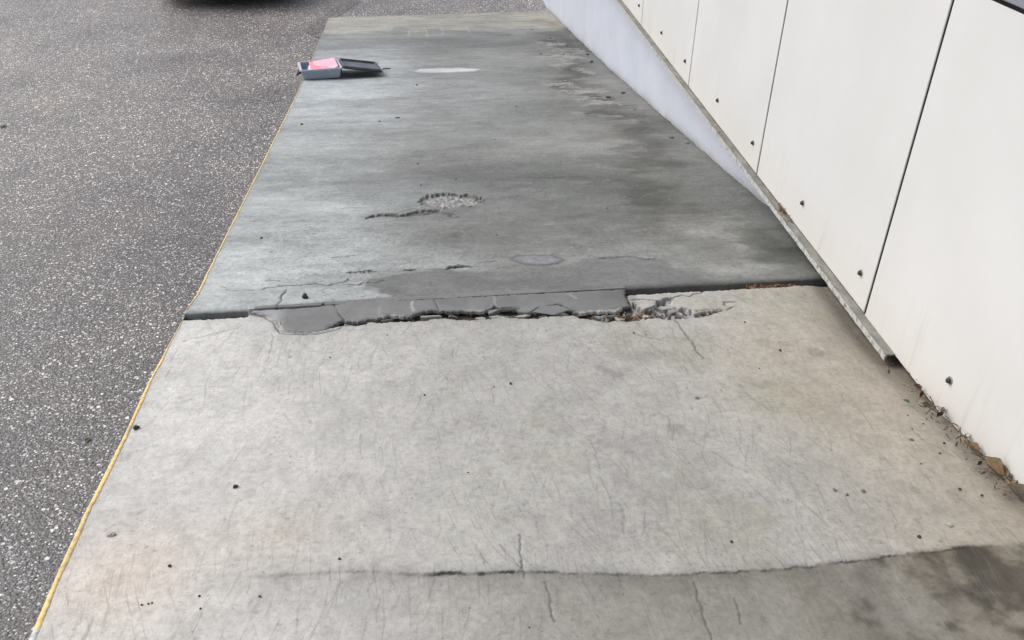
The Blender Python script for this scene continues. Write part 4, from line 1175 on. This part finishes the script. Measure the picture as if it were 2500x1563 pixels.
litter('leaf_litter', 1.283, 1.297, lambda x: 2.86, 60, 'orange leaf litter lying on the sill rail', ML_orange, .010, 9, zf=lambda x, y: 1.262, wy=.10)
litter('leaf_litter', 1.272, 1.282, lambda x: 3.66, 26, 'rusty litter hanging on the lip of the sill', ML_orange, .010, 10, zf=lambda x, y: 1.252, wy=.05)
# bits of green on the asphalt
leaf('green_leaf', ML_green, -1.715, 3.198, .045, .9, 'dark green leaf lying on the near asphalt', 1.2, .5, .8, 31)
bpy.data.objects[-1] if False else None
leaf('green_leaf', ML_green, -3.737, 7.352, .09, .5, 'olive leaf far out on the asphalt at the left edge', 1.0, .5, .8, 33)
for o in bpy.data.objects:
    if o.get('label', '').startswith(('dark green leaf', 'olive leaf')): o.location.z = .004; o.scale.z *= .3; o.scale.x *= .8

# ------------------------------------------------------------------ storage box with papers, and its lid
M_box = simple('box_plastic', (.36, .40, .48), .45, .05, 30)
M_boxrim = simple('box_rim_plastic', (.50, .54, .63), .4, .05, 30)
M_boxdk = simple('black_plastic', (.022, .023, .027), .45, .2, 30)
M_lid = simple('lid_plastic', (.10, .108, .125), .5, .35, 14)
M_pink = simple('pink_sheet', (.80, .27, .38), .4, .05, 8)
M_pink2 = simple('pale_pink_sheet', (.86, .45, .56), .4, .05, 8)
M_paper = simple('paper', (.72, .75, .82), .7, .05, 20)
M_blue = simple('blue_sheet', (.42, .52, .72), .6, .05, 20)
M_clip = simple('metal_clip', (.72, .72, .72), .35, .05, 30, metallic=.6)
M_wood = simple('pencil_wood', (.62, .42, .30), .6, .1, 60)
bx, by = -1.045, 6.622                       # front left foot of the box
ang = math.atan2(6.673-6.623, -.767+1.043)
bz = z_ramp(6.72)+.003
slope = math.atan(z_ramp(7.2)-z_ramp(6.2))
def box_frame(o):
    M = Matrix.Translation((bx, by, bz-(.1)*math.tan(slope)*0)) @ Matrix.Rotation(ang, 4, 'Z') @ Matrix.Rotation(slope, 4, 'X')
    return M
def frame_empty(name, dx=0, dy=0, dz=0, rz=0, ry=0):
    o = empty(name)
    o.matrix_world = box_frame(None) @ Matrix.Translation((dx, dy, dz)) @ Matrix.Rotation(rz, 4, 'Z') @ Matrix.Rotation(ry, 4, 'Y')
    return o
bz = z_ramp(6.622)+.002
B = frame_empty('storage_box')
tag(B, 'blue-grey open plastic storage box at the edge of the ramp holding papers', 'storage box')
BW, BD, BH = .283, .385, .074
def rrect(x0, y0, x1, y1, r, z, n=4):
    out = []
    for cx, cy_, a in ((x1-r, y1-r, 0), (x0+r, y1-r, 90), (x0+r, y0+r, 180), (x1-r, y0+r, 270)):
        for k in range(n+1):
            t = rad(a+90*k/n); out.append((cx+r*math.cos(t), cy_+r*math.sin(t), z))
    return out
m = MB()
fl = .010
m.loft([rrect(.006, .006, BW-.006, BD-.006, .012, 0), rrect(.006, .006, BW-.006, BD-.006, .012, .010), rrect(.0, .0, BW, BD, .014, .011), rrect(-fl, -fl, BW+fl, BD+fl, .016, BH-.012),
        rrect(-fl, -fl, BW+fl, BD+fl, .016, BH), rrect(-fl+.004, -fl+.004, BW+fl-.004, BD+fl-.004, .014, BH),
        rrect(.004, .004, BW-.004, BD-.004, .012, .006), rrect(.02, .02, BW-.02, BD-.02, .005, .005)], True, True)
m.build('box_body', M_box, B, False)
m = MB()
m.loft([rrect(-.021, -.019, BW+.019, BD+.019, .02, BH-.009), rrect(-.021, -.019, BW+.019, BD+.019, .02, BH+.002), rrect(-.002, -.003, BW+.003, BD+.003, .014, BH+.002), rrect(-.002, -.003, BW+.003, BD+.003, .014, BH-.009)], False, False)
i = len(m.v)-4*20
for k in range(20): m.f.append((i+60+k, i+60+(k+1) % 20, i+(k+1) % 20, i+k))
m.build('box_rim', M_boxrim, B)
for xx in (.075, .185):
    m = MB(); m.box((xx, -.023, BH-.022), (xx+.03, -.014, BH-.006), .003); m.build('latch_catch', M_box, B)
m = MB(); m.tube([(-.012, .03, .05), (-.034, .035, .045), (-.04, .07, .03), (-.04, .13, .02), (-.032, .17, .03), (-.012, .18, .05)], .008, 8)
m.build('side_handle', M_boxdk, B, True)
m = MB(); m.box((BW+.004, .02, .022), (BW+.018, .11, .058), .005); m.build('end_clip', M_boxdk, B)
# contents
def sheet(name, mt, x0, y0, x1, y1, z, wob, seed, thick=.0015, parent=None, cut=None):
    nu, nv = 22, 16
    V = []
    for i in range(nu):
        for j in range(nv):
            u, v = i/(nu-1), j/(nv-1)
            x = x0+(x1-x0)*u; y = y0+(y1-y0)*v
            if cut: x = x0+cut(v)*(x1-x0)+(x1-x0)*(1-cut(v))*u
            zz_ = z(u, v)+wob*mnoise.noise(Vector((u*3+seed, v*2.5, 1)))
            V.append((x, y, zz_))
    n = len(V); m = MB()
    m.v = V+[(a, b, c-thick) for a, b, c in V]
    for i in range(nu-1):
        for j in range(nv-1):
            a = i*nv+j; q = (a, a+nv, a+nv+1, a+1); m.f += [q, tuple(n+k for k in reversed(q))]
    for i in range(nu-1):
        for a, b in ((i*nv, (i+1)*nv), ((i+1)*nv+nv-1, i*nv+nv-1)): m.f.append((b, a, a+n, b+n))
    for j in range(nv-1):
        for a, b in ((j+1, j), ((nu-1)*nv+j, (nu-1)*nv+j+1)): m.f.append((b, a, a+n, b+n))
    return m.build(name, mt, parent, True)
E_ = frame_empty('paper_stack'); tag(E_, 'stack of white and pale blue papers standing inside the storage box', 'papers')
sheet('white_sheets', M_paper, .062, .012, .255, BD-.014, lambda u, v: BH-.022-.004*u, .003, 3, .028, E_)
sheet('blue_sheets', M_blue, .052, .012, .060, BD-.05, lambda u, v: BH-.030, .002, 5, .03, E_)
P_ = frame_empty('pink_folder'); tag(P_, 'pink plastic folder lying on the papers in the storage box', 'folder')
sheet('folder_cover', M_pink, .066, .002, .272, BD+.006, lambda u, v: BH-.008+.012*u*u+.008*v, .004, 7, .003, P_)
sheet('folder_flap', M_pink2, .10, .001, .276, BD+.008, lambda u, v: BH-.003+.014*u*u+.008*v, .005, 9, .002, P_, cut=lambda v: max(0, .55-1.0*v))
K_ = frame_empty('pencil', .018, .02, .03, 1.9, -.35); tag(K_, 'wooden pencil leaning in the left end of the storage box', 'pencil')
MB().tube([(0, 0, 0), (.10, 0, 0)], .0042, 6).build('shaft', M_wood, K_)
MB().tube([(.10, 0, 0), (.114, 0, 0)], [.0042, .0008], 6).build('tip', M_paper, K_)
# lid, one end on the rim of the box and the other on the ramp
tl_ = math.asin((BH-.018)/.31)
L_ = frame_empty('box_lid', BW+.024, -.005, BH-.010, rad(0), tl_*.92)
tag(L_, 'dark grey tray-shaped lid leaning from the storage box down to the ramp', 'lid')
LW, LD = .300, .40
m = MB()
m.loft([rrect(.004, .004, LW-.004, LD-.004, .012, 0), rrect(0, 0, LW, LD, .014, .004), rrect(0, 0, LW, LD, .014, .024), rrect(.008, .008, LW-.008, LD-.008, .012, .024), rrect(.012, .012, LW-.012, LD-.012, .010, .007), rrect(.03, .03, LW-.03, LD-.03, .006, .006)], True, True)
m.build('lid_tray', M_lid, L_)
m = MB(); m.loft([rrect(-.008, -.008, LW+.008, LD+.008, .018, .002), rrect(-.008, -.008, LW+.008, LD+.008, .018, .007), rrect(.0, .0, LW, LD, .014, .0075), rrect(.0, .0, LW, LD, .014, .0018)], False, False)
m.build('lid_flange', M_boxdk, L_)
for yy_ in (.02, LD-.06):
    m = MB(); m.box((LW-.004, yy_, .006), (LW+.008, yy_+.012, .034), .003); m.build('lid_clip', M_clip, L_)
m = MB()
c0 = L_.matrix_world @ Vector((LW+.01, LD-.06, .0))
m.tube([(c0.x, c0.y, z_ramp(c0.y)+.006), (c0.x+.03, c0.y-.012, z_ramp(c0.y-.012)+.005), (c0.x+.06, c0.y+.012, z_ramp(c0.y+.01)+.005), (c0.x+.10, c0.y+.01, z_ramp(c0.y+.01)+.005)], .004, 6)
tag(m.build('cord', M_boxdk, None, True), 'short dark cord end on the ramp beside the lid', 'cord')

# ------------------------------------------------------------------ parked car beyond the ramp (its front just reaches the frame)
M_paint = simple('car_paint', (.03, .033, .04), .25, .05, 3, spec=.6)
M_tyre = simple('tyre', (.018, .018, .018), .85, .2, 60)
M_rim = simple('wheel_rim', (.45, .45, .46), .35, .05, 20, metallic=.8)
M_glass = simple('car_glass', (.02, .025, .03), .08, .02, 3, spec=.7)
M_lens = simple('lamp_lens', (.65, .67, .7), .12, .05, 30)
car = empty('parked_car', (-2.72, 11.38, 0)); tag(car, 'dark car parked on the asphalt beyond the end of the ramp', 'car')
def car_section(y, w, zb, zt, n=8):
    # rounded box section
    return [(-w*.80, y, zb), (w*.80, y, zb), (w*.97, y, zb+.10), (w, y, zb+(zt-zb)*.55), (w*.93, y, zt-.06), (w*.80, y, zt), (-w*.80, y, zt), (-w*.93, y, zt-.06), (-w, y, zb+(zt-zb)*.55), (-w*.97, y, zb+.10)]
m = MB()
sec = [(0.0, .50, .24, .55), (.05, .68, .19, .62), (.16, .80, .17, .70), (.40, .87, .17, .76), (.75, .89, .18, .84), (1.25, .90, .19, .94), (2.4, .90, .19, .97), (3.3, .90, .19, .98), (3.9, .88, .20, .95), (4.2, .80, .26, .88), (4.30, .66, .32, .76)]
m.loft([car_section(*s_) for s_ in sec])
m.build('car_body', M_paint, car, True)
m = MB()
def cab(y, w, zt): return [(-w, y, .93), (w, y, .93), (w*.86, y, zt-.05), (w*.72, y, zt), (-w*.72, y, zt), (-w*.86, y, zt-.05)]
m.loft([cab(1.15, .80, .96), cab(1.75, .80, 1.36), cab(2.1, .80, 1.45), cab(3.0, .80, 1.45), cab(3.5, .78, 1.36), cab(4.0, .74, .99)])
m.build('cabin_glass', M_glass, car, True)
m = MB(); m.loft([[(-.57, 1.85, 1.425), (.57, 1.85, 1.425), (.57, 1.85, 1.47), (-.57, 1.85, 1.47)], [(-.60, 2.3, 1.455), (.60, 2.3, 1.455), (.60, 2.3, 1.49), (-.60, 2.3, 1.49)], [(-.60, 3.0, 1.455), (.60, 3.0, 1.455), (.60, 3.0, 1.49), (-.60, 3.0, 1.49)], [(-.55, 3.45, 1.38), (.55, 3.45, 1.38), (.55, 3.45, 1.42), (-.55, 3.45, 1.42)]])
m.build('roof', M_paint, car)
for sx in (-1, 1):
    for yy_ in (.85, 3.4):
        w_ = MB().lathe([(.20, -.10), (.29, -.10), (.315, -.07), (.315, .07), (.29, .10), (.20, .10)], (sx*.80, yy_, .315), (sx, 0, 0), 28).build('wheel', M_tyre, car, True)
        MB().lathe([(.20, .085), (.19, .104), (.06, .09), (.05, .108)], (sx*.80, yy_, .315), (sx, 0, 0), 20).build('rim', M_rim, w_)
    m = MB(); m.loft([[(sx*.50, .03, .50), (sx*.74, .15, .54), (sx*.76, .22, .68), (sx*.54, .10, .62)], [(sx*.50, -.005, .51), (sx*.735, .11, .55), (sx*.75, .19, .67), (sx*.54, .06, .61)]])
    m.build('headlight', M_lens, car)
MB().box((-.45, -.012, .30), (.45, .05, .44), .02).build('grille', M_boxdk, car)
MB().box((-.26, -.022, .34), (.26, -.012, .45), .004).build('number_plate', M_paper, car)
m = MB(); m.loft([[(-.62, .02, .15), (.62, .02, .15), (.62, .02, .20), (-.62, .02, .20)], [(-.62, .25, .15), (.62, .25, .15), (.62, .25, .20), (-.62, .25, .20)]])
m.build('bumper_lip', M_boxdk, car)
MB().box((-.70, .25, .14), (.70, 4.1, .24), .02).build('underbody', M_boxdk, car)

# ------------------------------------------------------------------ alike pieces of a small group are told apart by their order
ORD = ['first', 'second', 'third', 'fourth', 'fifth', 'sixth', 'seventh', 'eighth', 'ninth', 'tenth', 'eleventh', 'twelfth']
_by = {}
for o in bpy.data.objects:
    if o.get('group') and o.get('label'): _by.setdefault((o['group'], o['label']), []).append(o)
for (g, lab), os_ in _by.items():
    if 1 < len(os_) <= 12:
        deep = g in ('crumbs beside the far plinth', 'mortar crumbs beside the plinth', 'litter specks by the wall', 'twigs among the dry leaves')
        os_.sort(key=lambda o: -o.location.y if deep else o.location.x)
        for k, o in enumerate(os_):
            o['label'] = lab+', '+ORD[k]+(' from the far end' if deep else ' from the left')
